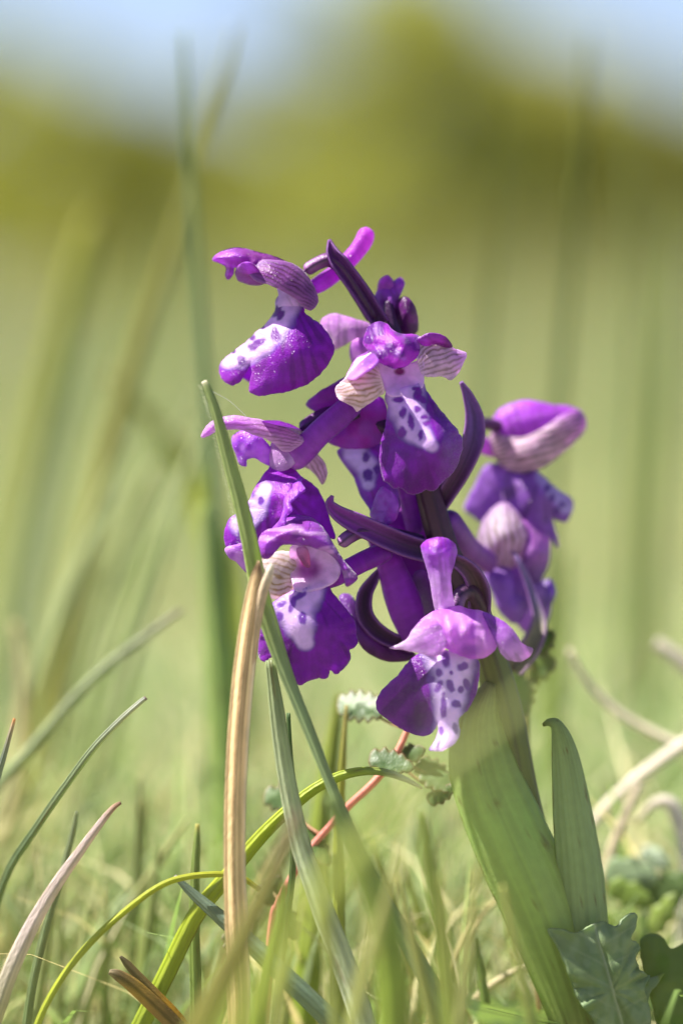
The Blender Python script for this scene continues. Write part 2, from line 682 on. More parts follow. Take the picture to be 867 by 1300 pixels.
# ------------------------------------------------------------------ the setting
def ground_mat():
    m, N, L = newmat('meadow_ground')
    out = N.new('ShaderNodeOutputMaterial')
    tc = N.new('ShaderNodeTexCoord')
    n1 = N.new('ShaderNodeTexNoise')
    n1.inputs['Scale'].default_value = 0.55
    n1.inputs['Detail'].default_value = 8
    n1.inputs['Roughness'].default_value = 0.65
    n2 = N.new('ShaderNodeTexNoise')
    n2.inputs['Scale'].default_value = 160
    n2.inputs['Detail'].default_value = 5
    L.new(tc.outputs['Object'], n1.inputs[0])
    L.new(tc.outputs['Object'], n2.inputs[0])
    r1 = N.new('ShaderNodeValToRGB')
    r1.color_ramp.elements[0].position = 0.34
    r1.color_ramp.elements[0].color = (0.18, 0.195, 0.12, 1)
    r1.color_ramp.elements[1].position = 0.62
    r1.color_ramp.elements[1].color = (0.31, 0.305, 0.22, 1)
    L.new(n1.outputs[0], r1.inputs[0])
    mx = N.new('ShaderNodeMix')
    mx.data_type = 'RGBA'
    mx.blend_type = 'MULTIPLY'
    mx.inputs[0].default_value = 0.6
    r2 = N.new('ShaderNodeValToRGB')
    r2.color_ramp.elements[0].position = 0.3
    r2.color_ramp.elements[0].color = (0.5, 0.47, 0.4, 1)
    r2.color_ramp.elements[1].position = 0.7
    r2.color_ramp.elements[1].color = (1.15, 1.15, 1.1, 1)
    L.new(n2.outputs[0], r2.inputs[0])
    L.new(r1.outputs[0], mx.inputs[6])
    L.new(r2.outputs[0], mx.inputs[7])
    b = N.new('ShaderNodeBsdfDiffuse')
    L.new(mx.outputs[2], b.inputs[0])
    bp = N.new('ShaderNodeBump')
    bp.inputs['Strength'].default_value = 0.6
    bp.inputs['Distance'].default_value = 0.004
    L.new(n2.outputs[0], bp.inputs['Height'])
    L.new(bp.outputs[0], b.inputs['Normal'])
    L.new(b.outputs[0], out.inputs[0])
    return m


def build_ground():
    rr = np.concatenate([[0.0], np.geomspace(0.06, 900, 46)])
    na = 48
    V, F = [], []
    for r in rr:
        for j in range(na):
            a = 2 * math.pi * j / na
            x, y = r * math.cos(a), r * math.sin(a)
            z = 0.0
            if r > 0.3:
                z = 0.006 * math.sin(x * 7.1 + 1) * math.sin(y * 5.3) * min(1, r) + (0.05 * math.sin(x * .31 + 2) * math.sin(y * .23) if r > 6 else 0)
                z -= 0.004
            V.append((x, y, z))
    for i in range(len(rr) - 1):
        for j in range(na):
            F.append([i * na + j, i * na + (j + 1) % na, (i + 1) * na + (j + 1) % na, (i + 1) * na + j])
    o = make('ground', V, F, ground_mat(), None, (0, 0, 0))
    tag(o, 'sunlit meadow ground running back to the trees', None, None, 'structure')


build_ground()


def grass_stuff(name, label, n, gen, cols, seed=1, lean=0.5, wid=(0.0006, 0.0014), curve=0.6):
    """thousands of small blades in one mesh; gen(rng, n) -> root x, y and height"""
    r = np.random.default_rng(seed)
    x, y, h = gen(r, n)
    n = len(x)
    az = r.uniform(0, 2 * math.pi, n)
    ln = np.abs(r.normal(0, lean, n))
    cv = r.uniform(0.2, 1.0, n) * curve
    faz = r.uniform(0, math.pi, n)
    wd = r.uniform(wid[0], wid[1], n) * np.clip(1 + (y - 0.5) * 0.25, 1, 3.0)
    K = 5
    t = np.linspace(0, 1, K)
    dirx, diry = np.cos(az), np.sin(az)
    V = np.zeros((n, K * 2, 3))
    for i, tt in enumerate(t):
        out = h * (ln * tt + cv * tt ** 2.2) * 0.75
        zz = h * tt * np.sqrt(np.maximum(0.15, 1 - (0.35 * (ln + cv) * tt) ** 2)) - h * cv * 0.28 * tt ** 3
        ww = wd * (1 - tt ** 1.8) * 0.5 + 0.00005
        cx, cy = x + dirx * out, y + diry * out
        V[:, 2 * i] = np.stack([cx - np.cos(faz) * ww, cy - np.sin(faz) * ww, zz - 0.005], 1)
        V[:, 2 * i + 1] = np.stack([cx + np.cos(faz) * ww, cy + np.sin(faz) * ww, zz - 0.005], 1)
    base = (np.arange(n) * K * 2)[:, None]
    F = np.concatenate([base + np.array([2 * i, 2 * i + 1, 2 * i + 3, 2 * i + 2]) for i in range(K - 1)], 0)
    ci = r.choice(len(cols), n, p=[c[0] for c in cols])
    ca = np.array([c[1] for c in cols])[ci] * r.uniform(0.75, 1.25, (n, 1))
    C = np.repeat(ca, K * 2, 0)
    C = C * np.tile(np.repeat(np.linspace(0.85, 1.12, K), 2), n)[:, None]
    me = bpy.data.meshes.new(name)
    me.vertices.add(n * K * 2)
    me.vertices.foreach_set('co', V.ravel())
    nf = len(F)
    me.loops.add(nf * 4)
    me.loops.foreach_set('vertex_index', F.ravel().astype(np.int32))
    me.polygons.add(nf)
    me.polygons.foreach_set('loop_start', (np.arange(nf) * 4).astype(np.int32))
    me.polygons.foreach_set('use_smooth', np.ones(nf, bool))
    at = me.color_attributes.new('Col', 'FLOAT_COLOR', 'POINT')
    c4 = np.ones((len(C), 4))
    c4[:, :3] = np.clip(C, 0, 1)
    at.data.foreach_set('color', c4.ravel())
    me.update(calc_edges=True)
    me.validate()
    me.materials.append(M_FIELD)
    o = link(bpy.data.objects.new(name, me))
    tag(o, label, None, None, 'stuff')
    return o


CY = CAM[1]


def band(d0, d1, h0, h1, spread=1.5, power=1.0):
    """roots between lens distances d0 and d1 inside a widened view wedge"""
    def g(r, n):
        dep = np.sqrt(r.uniform(d0 ** 2, d1 ** 2, n)) if power == 1.0 else d0 + (d1 - d0) * r.uniform(0, 1, n) ** power
        half = 0.0945 * dep * spread + 0.02
        x = r.uniform(-1, 1, n) * half
        y = CY + dep
        patch = vnoise(x * 9 + 50, y * 9 + 50, 3)
        h = r.uniform(h0, h1, n) * (0.6 + 0.8 * patch)
        return x, y, h
    return g


FRESH = lin(146, 166, 108)
GREEN = lin(118, 144, 74)
BLUEG = lin(150, 166, 128)
YELG = lin(168, 170, 124)
STRAW = lin(206, 188, 138)
TAN = lin(178, 160, 112)
PALE = lin(226, 214, 178)
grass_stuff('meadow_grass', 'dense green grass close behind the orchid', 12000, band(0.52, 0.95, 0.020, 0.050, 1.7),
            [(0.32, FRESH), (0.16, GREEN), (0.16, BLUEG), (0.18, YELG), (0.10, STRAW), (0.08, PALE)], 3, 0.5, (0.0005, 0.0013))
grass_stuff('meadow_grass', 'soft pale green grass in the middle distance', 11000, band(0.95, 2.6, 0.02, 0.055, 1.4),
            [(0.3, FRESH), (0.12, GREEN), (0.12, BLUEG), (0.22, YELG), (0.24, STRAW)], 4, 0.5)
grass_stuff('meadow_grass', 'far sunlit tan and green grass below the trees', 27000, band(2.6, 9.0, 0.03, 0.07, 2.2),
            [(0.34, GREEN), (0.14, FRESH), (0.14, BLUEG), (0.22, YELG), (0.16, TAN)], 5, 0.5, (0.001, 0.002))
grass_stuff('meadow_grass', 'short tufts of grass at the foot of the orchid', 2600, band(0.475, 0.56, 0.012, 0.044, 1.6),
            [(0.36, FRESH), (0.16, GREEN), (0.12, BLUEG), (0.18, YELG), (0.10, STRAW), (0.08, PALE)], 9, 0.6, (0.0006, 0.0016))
grass_stuff('tall_grass', 'thin scattered tall grass standing above the meadow behind the orchid', 7500, band(1.0, 5.5, 0.06, 0.19, 1.5),
            [(0.26, lin(150, 152, 104)), (0.34, lin(132, 148, 112)), (0.18, GREEN), (0.22, TAN)], 8, 0.2, (0.0006, 0.0011), 0.4)
grass_stuff('rough_grass', 'olive rough grass standing before the far trees', 26000, band(8.0, 32.0, 0.06, 0.22, 2.8),
            [(0.5, lin(112, 114, 60)), (0.3, lin(122, 120, 70)), (0.2, lin(98, 104, 56))], 10, 0.4, (0.004, 0.009))  # greens darkened: the trees' shade is put into the blade colours
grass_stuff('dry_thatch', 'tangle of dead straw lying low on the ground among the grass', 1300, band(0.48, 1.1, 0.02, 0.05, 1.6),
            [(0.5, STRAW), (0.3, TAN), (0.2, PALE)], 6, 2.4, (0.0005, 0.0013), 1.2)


def bark_mat():
    m, N, L = newmat('bark')
    out = N.new('ShaderNodeOutputMaterial')
    n1 = N.new('ShaderNodeTexNoise')
    n1.inputs['Scale'].default_value = 9
    n1.inputs['Detail'].default_value = 6
    r = N.new('ShaderNodeValToRGB')
    r.color_ramp.elements[0].color = (0.03, 0.025, 0.018, 1)
    r.color_ramp.elements[1].color = (0.13, 0.105, 0.08, 1)
    b = N.new('ShaderNodeBsdfDiffuse')
    L.new(n1.outputs[0], r.inputs[0])
    L.new(r.outputs[0], b.inputs[0])
    L.new(b.outputs[0], out.inputs[0])
    return m


M_BARK = bark_mat()


def tree(name, label, cat, x, y, h, rx, leafc, seed, trunk_h=0.25, n=9000, group='trees and shrubs along the far edge of the meadow'):
    r = np.random.default_rng(seed)
    root = empty(name, (x, y, -0.05))
    tag(root, label, cat, group)
    V, F = [], []

    def limb(a, b, r0, r1, bend):
        k, seg_ = 8, 7
        a, b = np.array(a), np.array(b)
        off = len(V)
        for i in range(seg_ + 1):
            t = i / seg_
            c = a * (1 - t) + b * t + np.array(bend) * math.sin(math.pi * t)
            rad = r0 + (r1 - r0) * t
            for j in range(k):
                an = 2 * math.pi * j / k
                V.append(c + np.array([math.cos(an), math.sin(an), 0.15 * math.sin(an * 2)]) * rad)
        for i in range(seg_):
            for j in range(k):
                F.append([off + i * k + j, off + i * k + (j + 1) % k, off + (i + 1) * k + (j + 1) % k, off + (i + 1) * k + j])
    top = np.array([x + r.uniform(-.2, .2), y, h * 0.7])
    limb((x, y, -0.1), top, h * 0.035, h * 0.012, (r.uniform(-.1, .1) * h * .3, 0, 0))
    lumps = []
    for i in range(11):
        an = r.uniform(0, 2 * math.pi)
        zz = h * r.uniform(trunk_h + 0.08, 0.9)
        env = math.sqrt(max(0.05, 1 - ((zz / h - 0.48) / 0.55) ** 2))
        rad = rx * env * r.uniform(0.35, 0.8)
        e = np.array([x + math.cos(an) * rad, y + math.sin(an) * rad * 0.8, zz])
        s = np.array([x, y, h * (0.15 + 0.45 * i / 11)])
        limb(s, e, h * 0.013, h * 0.004, (0, 0, h * 0.03))
        lumps.append((e, rx * r.uniform(0.30, 0.5)))
    lumps.append((np.array([x, y, h * 0.80]), rx * 0.42))
    for qx, qz in ((0, 0.5), (-0.5, 0.4), (0.5, 0.4)):
        lumps.append((np.array([x + qx * rx, y, h * qz]), rx * 0.55))
    make('trunk', V, F, M_BARK, root)
    per = n // len(lumps)
    LV, LC = [], []
    for e, rad in lumps:
        u = r.normal(0, 1, (per, 3))
        u /= np.linalg.norm(u, axis=1)[:, None]
        q = e + u * (rad * r.uniform(0.25, 1.0, per) ** 0.5)[:, None] * np.array([1, 1, 0.85])
        q[:, 2] = np.clip(q[:, 2], 0.1, h)
        a = r.normal(0, 1, (per, 3))
        a /= np.linalg.norm(a, axis=1)[:, None]
        b2 = np.cross(a, r.normal(0, 1, (per, 3)))
        b2 /= np.linalg.norm(b2, axis=1)[:, None]
        sz = h * r.uniform(0.014, 0.03, per)[:, None]
        LV.append(np.stack([q - a * sz, q + b2 * sz * .55, q + a * sz, q - b2 * sz * .55], 1))
        LC.append(np.repeat(leafc * r.uniform(0.7, 1.3, (per, 1)), 4, 0))
    LV = np.concatenate(LV).reshape(-1, 3)
    LC = np.concatenate(LC)
    make('crown', LV, np.arange(len(LV)).reshape(-1, 4), M_FIELD, root, None, LC, None, 0, False)


TREE_Y = 45.0


def txy(px, py, y=TREE_Y):
    """ground x and top height of something at distance y that reaches the picture point"""
    v = FWD + RIGHT * (px - 433.5) * 1e-4 / D + UP * (650 - py) * 1e-4 / D
    v = v / v[1]
    q = CAM + v * (y - CAM[1])
    return q[0], q[2]


OLT = lin(164, 164, 66)
OLT2 = lin(160, 160, 74)
for i, (px, py, y, rw, lc, lab) in enumerate([
        (30, 8, 40, 1.5, OLT, 'blurred olive green tree at the far left edge of the picture'),
        (150, 72, 38, 1.2, OLT, 'low rounded olive tree left of the dip in the skyline'),
        (270, 122, 44, 1.2, OLT2, 'lowest shrub of the skyline, in the dip behind the tall grass blade'),
        (395, 26, 42, 1.2, OLT2, 'mid height tree on the right slope of the skyline dip'),
        (530, -70, 40, 1.7, lin(172, 172, 74), 'tallest blurred olive tree, directly above the orchid'),
        (665, -10, 43, 1.5, lin(182, 180, 92), 'broad olive tree just right of the tallest one'),
        (800, 48, 41, 1.4, lin(176, 172, 88), 'olive brown tree near the upper right corner'),
        (905, 90, 44, 1.3, OLT2, 'tree cut off by the right edge of the picture'),
        (-80, -10, 43, 1.2, OLT2, 'tree cut off by the left edge of the picture')]):
    x, h = txy(px, py, y)
    tree('tree', lab, 'tree', x, y, h, rw, lc, 40 + i, 0.1)
for i, (px, py, y, lab) in enumerate([
        (90, 290, 36, 'low dark shrub below the left trees'), (215, 300, 36.5, 'low shrub below the dip in the skyline'),
        (345, 285, 36, 'low shrub behind the topmost orchid flower'), (470, 270, 37, 'low shrub below the tallest tree'),
        (590, 280, 36, 'low shrub behind the right hand tall blades'), (720, 290, 36.5, 'low shrub under the olive brown trees'), (850, 280, 36, 'low shrub at the right edge of the picture')]):
    x, h = txy(px, py, y)
    tree('shrub', lab, 'shrub', x, y, h, 1.15, lin(124, 122, 52), 70 + i, 0.02, 4200)


def wood():
    """the tree line carried on past both edges of the picture, one far mass"""
    r = np.random.default_rng(77)
    LV, LC = [], []
    for sx in (-1, 1):
        for i in range(16):
            cx = sx * (6.2 + i * 2.3 + r.uniform(-.4, .4))
            cy = 42 + r.uniform(-2, 3)
            h = r.uniform(2.4, 3.6)
            for k in range(7):
                q0 = np.array([cx + r.uniform(-1, 1), cy + r.uniform(-.8, .8), h * r.uniform(0.15, 0.8)])
                per = 110
                u = r.normal(0, 1, (per, 3))
                u /= np.linalg.norm(u, axis=1)[:, None]
                q = q0 + u * (r.uniform(0.45, 0.75) * r.uniform(0.2, 1, per) ** 0.5)[:, None]
                q[:, 2] = np.maximum(q[:, 2], 0.05)
                a = r.normal(0, 1, (per, 3))
                a /= np.linalg.norm(a, axis=1)[:, None]
                c2 = np.cross(a, r.normal(0, 1, (per, 3)))
                c2 /= np.linalg.norm(c2, axis=1)[:, None]
                sz = r.uniform(0.05, 0.1, per)[:, None]
                LV.append(np.stack([q - a * sz, q + c2 * sz * .6, q + a * sz, q - c2 * sz * .6], 1))
                LC.append(np.repeat(OLT2 * r.uniform(0.7, 1.3, (per, 1)), 4, 0))
    LV = np.concatenate(LV).reshape(-1, 3)
    tag(make('distant_wood', LV, np.arange(len(LV)).reshape(-1, 4), M_FIELD, None, (0, 42, 0), np.concatenate(LC), None, 0, False),
        'far olive wood running on past both sides of the tree line', None, None, 'stuff')


wood()
# ------------------------------------------------------------------ the orchid
ORCHID = empty('orchid', (P([[752, 1400, 10]])[0][0], P([[752, 1400, 10]])[0][1], 0.0))
tag(ORCHID, 'purple orchid spike with spotted white lips on a leaning stem with two broad leaves', 'flower')


def flower(x, y, d, lab=None):
    o = empty('flower', P([[x, y, d]])[0], ORCHID)
    if lab:
        o['label'] = lab
    return o


STEM = [(752, 1410, 12, 27), (738, 1300, 10, 27), (706, 1180, 8, 26), (664, 1030, 8, 25), (640, 900, 8, 23), (618, 820, 8, 20), (590, 750, 6, 19),
        (566, 700, 4, 18), (548, 640, 2, 17), (534, 580, 0, 15), (520, 510, 0, 13), (506, 450, 0, 11), (497, 405, 2, 8), (492, 380, 4, 4)]
tube('stem', ORCHID, STEM, tcol([(0, lin(120, 130, 60)), (0.38, lin(112, 118, 60)), (0.48, lin(96, 72, 70)), (0.6, DRED), (1, DARK)], 7, lin(40, 14, 40), 0.5),
     n=90, k=28, ribs=7, ribamp=0.05)

# ---- flower 1: top left, seen from its side
f = flower(390, 345, -15, 'topmost flower, turned left, its lip spread below')
blade('bract', None, [(418, 304, -16), (423, 322, -20), (437, 342, -20), (460, 374, -14), (484, 412, -4)], [2, 15, 24, 25, 25, 24],
      stops([(0, lin(130, 40, 150)), (0.2, lin(84, 22, 100)), (1, DARK)]), parent=f, fold=-0.7, root=False, mat=M_TUBE, cross='r', k=11, n=40, thick=0.0003, streak=0.4, sf=9, edgec=lin(120, 60, 140))
tube('ovary', f, [(478, 408, 4, 10), (456, 372, -6, 10), (436, 342, -10, 9.5), (420, 330, -12, 9), (404, 334, -14, 8), (386, 345, -16, 8)],
     tcol([(0, DARK), (0.6, lin(90, 30, 100)), (1, lin(150, 90, 150))], 4, lin(52, 16, 50), 0.75), n=34, ribs=4, ribamp=0.08)
tube('spur', f, [(392, 368, -10, 9), (410, 358, -2, 11), (432, 341, 8, 11), (452, 320, 12, 11), (463, 303, 12, 11.5), (464, 288, 12, 10)],
     tcol([(0, lin(150, 60, 190)), (0.5, lin(160, 60, 190)), (1, lin(180, 80, 205))]), n=36, mat=M_PETAL)
sheet('dorsal_sepal', f, [(270, 330), (278, 321), (292, 315), (306, 314), (322, 318), (340, 323), (358, 329), (374, 338), (386, 350), (390, 362), (380, 366), (362, 362),
                          (345, 352), (330, 348), (322, 352), (316, 360), (309, 357), (303, 345), (298, 340), (297, 348), (290, 355), (286, 350), (287, 340), (281, 335)],
      [(272, 330, -18), (300, 330, -18), (340, 340, -20), (385, 355, -20), (312, 358, -12), (290, 352, -12)],
      grad((272, 326), lin(180, 80, 200), (350, 345), lin(100, 28, 124), 3), h=2.0, bulge=22, bw=9, curl=2, back=22, crease=3, cl=9, seed=3)
sheet('lateral_sepal', f, [(317, 343), (324, 335), (336, 330), (352, 331), (371, 335), (386, 345), (396, 360), (403, 377), (401, 388), (394, 394), (386, 390), (374, 379),
                           (358, 369), (342, 362), (328, 358), (319, 351)],
      [(318, 345, -34), (350, 348, -50), (380, 366, -48), (396, 388, -40), (386, 346, -32), (400, 370, -34)],
      veined((400, 388), (314, 342), 20, 7, lin(150, 84, 156), lin(58, 16, 60), rim=lin(190, 130, 190), tipc=lin(124, 44, 148), tip=0.72, vw=0.36, seed=5),
      h=1.5, bulge=8, bw=8, curl=-3, crease=1.5, seed=5)
sheet('petal', f, [(299, 345), (306, 334), (320, 334), (330, 345), (338, 356), (330, 362), (318, 361), (308, 358), (302, 354)],
      [(300, 345, -26), (320, 350, -34), (335, 358, -34)], grad((300, 340), lin(170, 70, 195), (335, 360), lin(140, 50, 170), 4), h=2.6, bulge=5, bw=6, seed=8)
sheet('throat', f, [(349, 358), (362, 355), (378, 364), (386, 380), (386, 396), (372, 402), (358, 398), (352, 388), (353, 372)],
      [(350, 360, -24), (370, 378, -34), (384, 394, -34), (356, 396, -28)], grad((350, 360), lin(196, 170, 218), (375, 400), lin(226, 190, 232), 5), h=3, bulge=6, bw=8, back=10)
L1 = [(354, 377), (349, 396), (338, 412), (318, 430), (300, 444), (285, 456), (279, 465), (282, 480), (293, 489), (304, 484), (313, 471), (318, 464), (321, 474), (317, 488), (319, 498), (330, 502),
      (345, 500), (360, 498), (375, 493), (390, 487), (402, 477), (414, 465), (424, 446), (420, 430), (408, 414), (396, 405), (387, 398), (382, 382)]
W1 = [(368, 386, 16), (354, 406, 19), (332, 430, 22), (308, 448, 19), (290, 460, 10)]
sheet('lip', f, L1, [(354, 377, -18), (318, 430, -14), (282, 462, -14), (292, 488, -30), (340, 440, -44), (372, 445, -62), (420, 440, -44), (400, 478, -52), (360, 498, -52), (322, 498, -46), (318, 466, -36), (382, 385, -34), (300, 462, -28)],
      lipcol(lin(116, 16, 166), W1, [(352, 395, 5, 10, 35), (357, 401, 4, 7, 30), (349, 424, 5, 8, 0), (353, 427, 5, 6, 20), (326, 438, 13, 5, -30), (334, 416, 3, 3), (322, 429, 4, 3, -30), (306, 457, 6, 6), (297, 446, 3, 4)], lin(92, 14, 136), seed=1, edge=lin(140, 40, 180)),
      h=1.6, bulge=6, bw=8, curl=2, ruffle=2.5, rl=12, wob=1.1, wl=7, seed=11, crease=1.2)
sheet('lip', f, [(356, 378), (348, 398), (320, 430), (286, 458), (296, 470), (326, 488), (370, 484), (404, 460), (408, 426), (386, 400)],
      [(354, 377, -16), (318, 430, -11), (285, 458, -12), (300, 470, 14), (370, 478, 34), (404, 450, 26), (372, 440, 26), (386, 400, -6)],
      lipcol(lin(116, 16, 166), [], []), h=4, seed=12)

# ---- flower 2: in front near the top, facing the camera
f = flower(505, 470, -70, 'flower facing the camera near the top of the spike, winged with two striped sepals')
tube('ovary', f, [(510, 470, -10, 11), (500, 446, -26, 11), (488, 428, -40, 10), (486, 430, -52, 9)], tcol([(0, DARK), (1, lin(110, 40, 130))], 3, DRED), n=20)
sheet('dorsal_sepal', f, [(461, 436), (464, 420), (472, 411), (482, 408), (492, 411), (499, 419), (510, 424), (523, 424), (533, 427), (537, 440), (533, 450), (525, 458), (514, 466), (500, 468), (487, 463),
                          (478, 459), (470, 449)],
      [(464, 430, -60), (500, 440, -86), (530, 440, -70), (505, 465, -92), (480, 410, -56), (478, 458, -80)],
      lambda x, y, d_: mix(mix(np.tile(lin(150, 44, 184), (len(x), 1)), lin(88, 16, 132), sm(0.35, 0.65, vnoise(x / 13, y / 9, 6))), lin(198, 120, 214), 0.5 * sm(0.72, 0.85, vnoise(x / 9, y / 7, 8))),
      h=1.8, bulge=9, bw=7, back=16, crease=4, cl=11, seed=6, dmod=ridge(([(468, 418), (474, 440), (484, 458)], 6, 8), ([(500, 420), (512, 440), (508, 462)], 7, 9), ([(528, 430), (530, 450)], 5, 5)))
sheet('lateral_sepal', f, [(528, 432), (540, 427), (554, 423), (565, 430), (573, 440), (583, 445), (592, 449), (588, 462), (579, 477), (572, 482), (560, 478), (548, 479), (537, 476), (530, 462)],
      [(530, 440, -70), (560, 455, -66), (590, 450, -48), (575, 480, -60), (540, 475, -76), (556, 425, -52)],
      veined((532, 470), (590, 450), 27, 8, lin(222, 190, 210), lin(120, 84, 70), rim=lin(238, 214, 236), vw=0.34, seed=2, tipc=lin(214, 150, 220), tip=0.85), h=1.5, bulge=5, bw=8, curl=-4, ruffle=3, seed=21, crease=2.5)
sheet('petal', f, [(530, 432), (540, 424), (553, 423), (566, 428), (574, 439), (566, 441), (552, 437), (540, 440)],
      [(530, 432, -76), (552, 430, -72), (573, 438, -62)], grad((535, 430), lin(150, 60, 180), (573, 440), lin(96, 26, 120), 4), h=2.4, bulge=6, bw=6, seed=4)
sheet('lateral_sepal', f, [(474, 449), (462, 452), (452, 457), (446, 468), (440, 478), (432, 486), (426, 494), (429, 506), (440, 512), (449, 517), (454, 522), (462, 517), (470, 511), (480, 504), (488, 497), (483, 474)],
      [(475, 452, -74), (455, 485, -88), (428, 498, -70), (454, 520, -82), (486, 496, -84), (450, 460, -66)],
      veined((486, 486), (432, 496), 28, 8, lin(226, 204, 202), lin(158, 122, 66), rim=lin(240, 220, 226), vw=0.36, seed=7), h=1.5, bulge=5, bw=8, curl=-4, ruffle=3, seed=22, crease=2.5)
sheet('petal', f, [(472, 446), (460, 450), (450, 458), (444, 470), (440, 480), (450, 482), (462, 474), (474, 466), (480, 458)],
      [(474, 450, -80), (456, 470, -92), (442, 480, -86)], grad((476, 452), lin(170, 84, 196), (442, 482), lin(222, 170, 220), 4), h=2.4, bulge=5, bw=6, seed=9)
sheet('column', f, [(480, 459), (495, 464), (508, 468), (524, 460), (537, 458), (538, 476), (536, 492), (520, 500), (504, 504), (491, 500), (485, 482)],
      [(480, 460, -78), (537, 460, -78), (508, 476, -66), (508, 492, -84), (491, 500, -88), (536, 492, -86)],
      lambda x, y, d_: mix(np.tile(lin(232, 200, 232), (len(x), 1)), lin(150, 60, 130), 1 - sm(0.5, 1.1, np.hypot((x - 507) / 9, (y - 472) / 6))), h=2.4, bulge=0, seed=3)
sheet('lip', f, [(491, 497), (492, 520), (490, 540), (486, 556), (482, 580), (483, 596), (487, 608), (493, 613), (500, 619), (508, 619), (516, 625), (527, 627), (540, 622), (550, 622), (562, 611), (574, 599), (583, 580), (586, 560),
                 (581, 548), (570, 536), (561, 524), (551, 511), (541, 496), (536, 487), (515, 492)],
      [(491, 499, -88), (536, 488, -86), (512, 496, -90), (515, 530, -104), (530, 560, -116), (556, 562, -124), (555, 590, -112), (520, 600, -100), (484, 580, -72), (500, 618, -78), (548, 622, -82), (584, 570, -78), (560, 525, -88), (492, 540, -86)],
      lipcol(lin(104, 12, 158), [(512, 490, 26), (518, 520, 24), (526, 545, 19), (548, 566, 8)],
             [(506, 508, 8, 4), (530, 500, 5, 8, 20), (534, 507, 8, 5, 20), (527, 494, 5, 3, 0), (512, 524, 4.5, 7), (530, 520, 5, 4), (543, 519, 3, 7, 10), (547, 524, 3, 6), (522, 536, 4, 11, -10), (538, 530, 5, 3), (541, 538, 5, 3.5), (511, 549, 6, 8), (534, 553, 3, 7), (551, 535, 2, 9, -15)],
             lin(112, 28, 160), lin(222, 190, 230), seed=2, edge=lin(130, 26, 180)),
      h=1.6, curl=4, cw=4, ruffle=3, rl=9, wob=1.1, wl=7, seed=13, crease=1.2)

# ---- the long bract right of flower 2 and flower 3, far right
f = flower(680, 560, 105, 'soft flower on the right with a striped hood and shaded lip')
blade('bract', None, [(585, 485, -18), (594, 503, -12), (602, 530, -6), (600, 560, -4), (586, 595, -2), (566, 628, 0), (550, 652, 2)], [3, 13, 24, 30, 26, 24, 22],
      stops([(0, lin(124, 84, 164)), (0.4, lin(110, 74, 148)), (0.7, lin(84, 42, 84)), (1, DRED)]), parent=f, fold=-0.55, root=False, mat=M_TUBE, cross='r', k=11, n=40, thick=0.0003, streak=0.4, sf=9, edgec=lin(140, 84, 160))
tube('ovary', f, [(548, 648, 8, 9), (582, 590, 20, 10), (598, 552, 50, 9), (612, 538, 100, 8), (636, 542, 160, 8)], tcol([(0, DRED), (0.7, lin(78, 56, 66)), (1, lin(96, 60, 100))], 3, DARK), n=30)
SHIFT = 55.0
tube('spur', f, [(640, 572, 104, 11), (622, 568, 98, 11), (604, 560, 88, 11), (598, 559, 84, 10)], tcol([(0, lin(170, 110, 190)), (1, lin(150, 90, 190))]), n=20, mat=M_PETAL, wob=0.05, flat=0.85, seed=4, ribs=3, ribamp=0.07)
sheet('dorsal_sepal', f, [(624, 535), (632, 522), (645, 513), (665, 508), (685, 510), (704, 514), (722, 515), (735, 522), (741, 530), (728, 536), (706, 546), (684, 556), (660, 562), (640, 562), (626, 552)],
      [(625, 535, 96), (680, 530, 90), (740, 528, 108), (650, 560, 88)],
      grad((660, 515), lin(184, 84, 208), (672, 560), lin(170, 84, 186), 7), h=3, bulge=12, bw=14, back=26, seed=31)
sheet('lateral_sepal', f, [(626, 548), (640, 552), (660, 556), (682, 548), (704, 534), (722, 522), (735, 520), (743, 534), (741, 547), (730, 560), (717, 572), (701, 585), (680, 597), (657, 600), (638, 592), (627, 578), (622, 562)],
      [(625, 550, 84), (660, 556, 77), (704, 536, 80), (670, 580, 72), (720, 545, 84), (743, 535, 100), (690, 592, 86), (640, 592, 88)],
      (lambda vf: (lambda X, Y, ds: mix(vf(X, Y, ds), lin(184, 92, 200), 1 - sm(-10, 5, (Y - 552) + np.maximum(X - 665, 0) * 0.42 - np.minimum(X - 640, 0) * 0.1))))(veined((620, 576), (748, 534), 26, 6, lin(222, 190, 208), lin(104, 82, 84), tipc=lin(206, 140, 210), tip=0.85, vw=0.46, seed=8)), h=1.8, bulge=4, bw=14, curl=5, seed=32)
sheet('lip', f, [(618, 590), (644, 594), (650, 626), (640, 642), (624, 654), (610, 662), (598, 654), (589, 646), (594, 632), (604, 614)],
      [(620, 592, 104), (648, 625, 100), (592, 646, 120), (612, 660, 116), (622, 626, 104)], lipcol(lin(164, 108, 196), [], [], seed=3), h=3.5, bulge=5, seed=33)
sheet('lip', f, [(644, 598), (662, 600), (678, 597), (690, 606), (702, 618), (714, 626), (726, 635), (726, 647), (718, 662), (708, 660), (701, 660), (706, 680), (709, 697), (700, 684), (694, 676), (685, 676), (665, 664), (646, 650), (637, 632)],
      [(645, 600, 94), (680, 600, 84), (690, 630, 76), (726, 640, 94), (717, 660, 92), (708, 695, 92), (660, 655, 84), (640, 635, 92), (664, 626, 80)],
      lipcol(lin(154, 98, 186), [(690, 606, 12), (704, 624, 12), (718, 644, 9)], [(700, 632, 4, 6), (712, 640, 5, 4), (706, 648, 4, 5), (694, 620, 4, 5)], lin(104, 60, 150), lin(186, 166, 214), seed=4), h=3, bulge=4, curl=3, seed=34)

SHIFT = 0.0
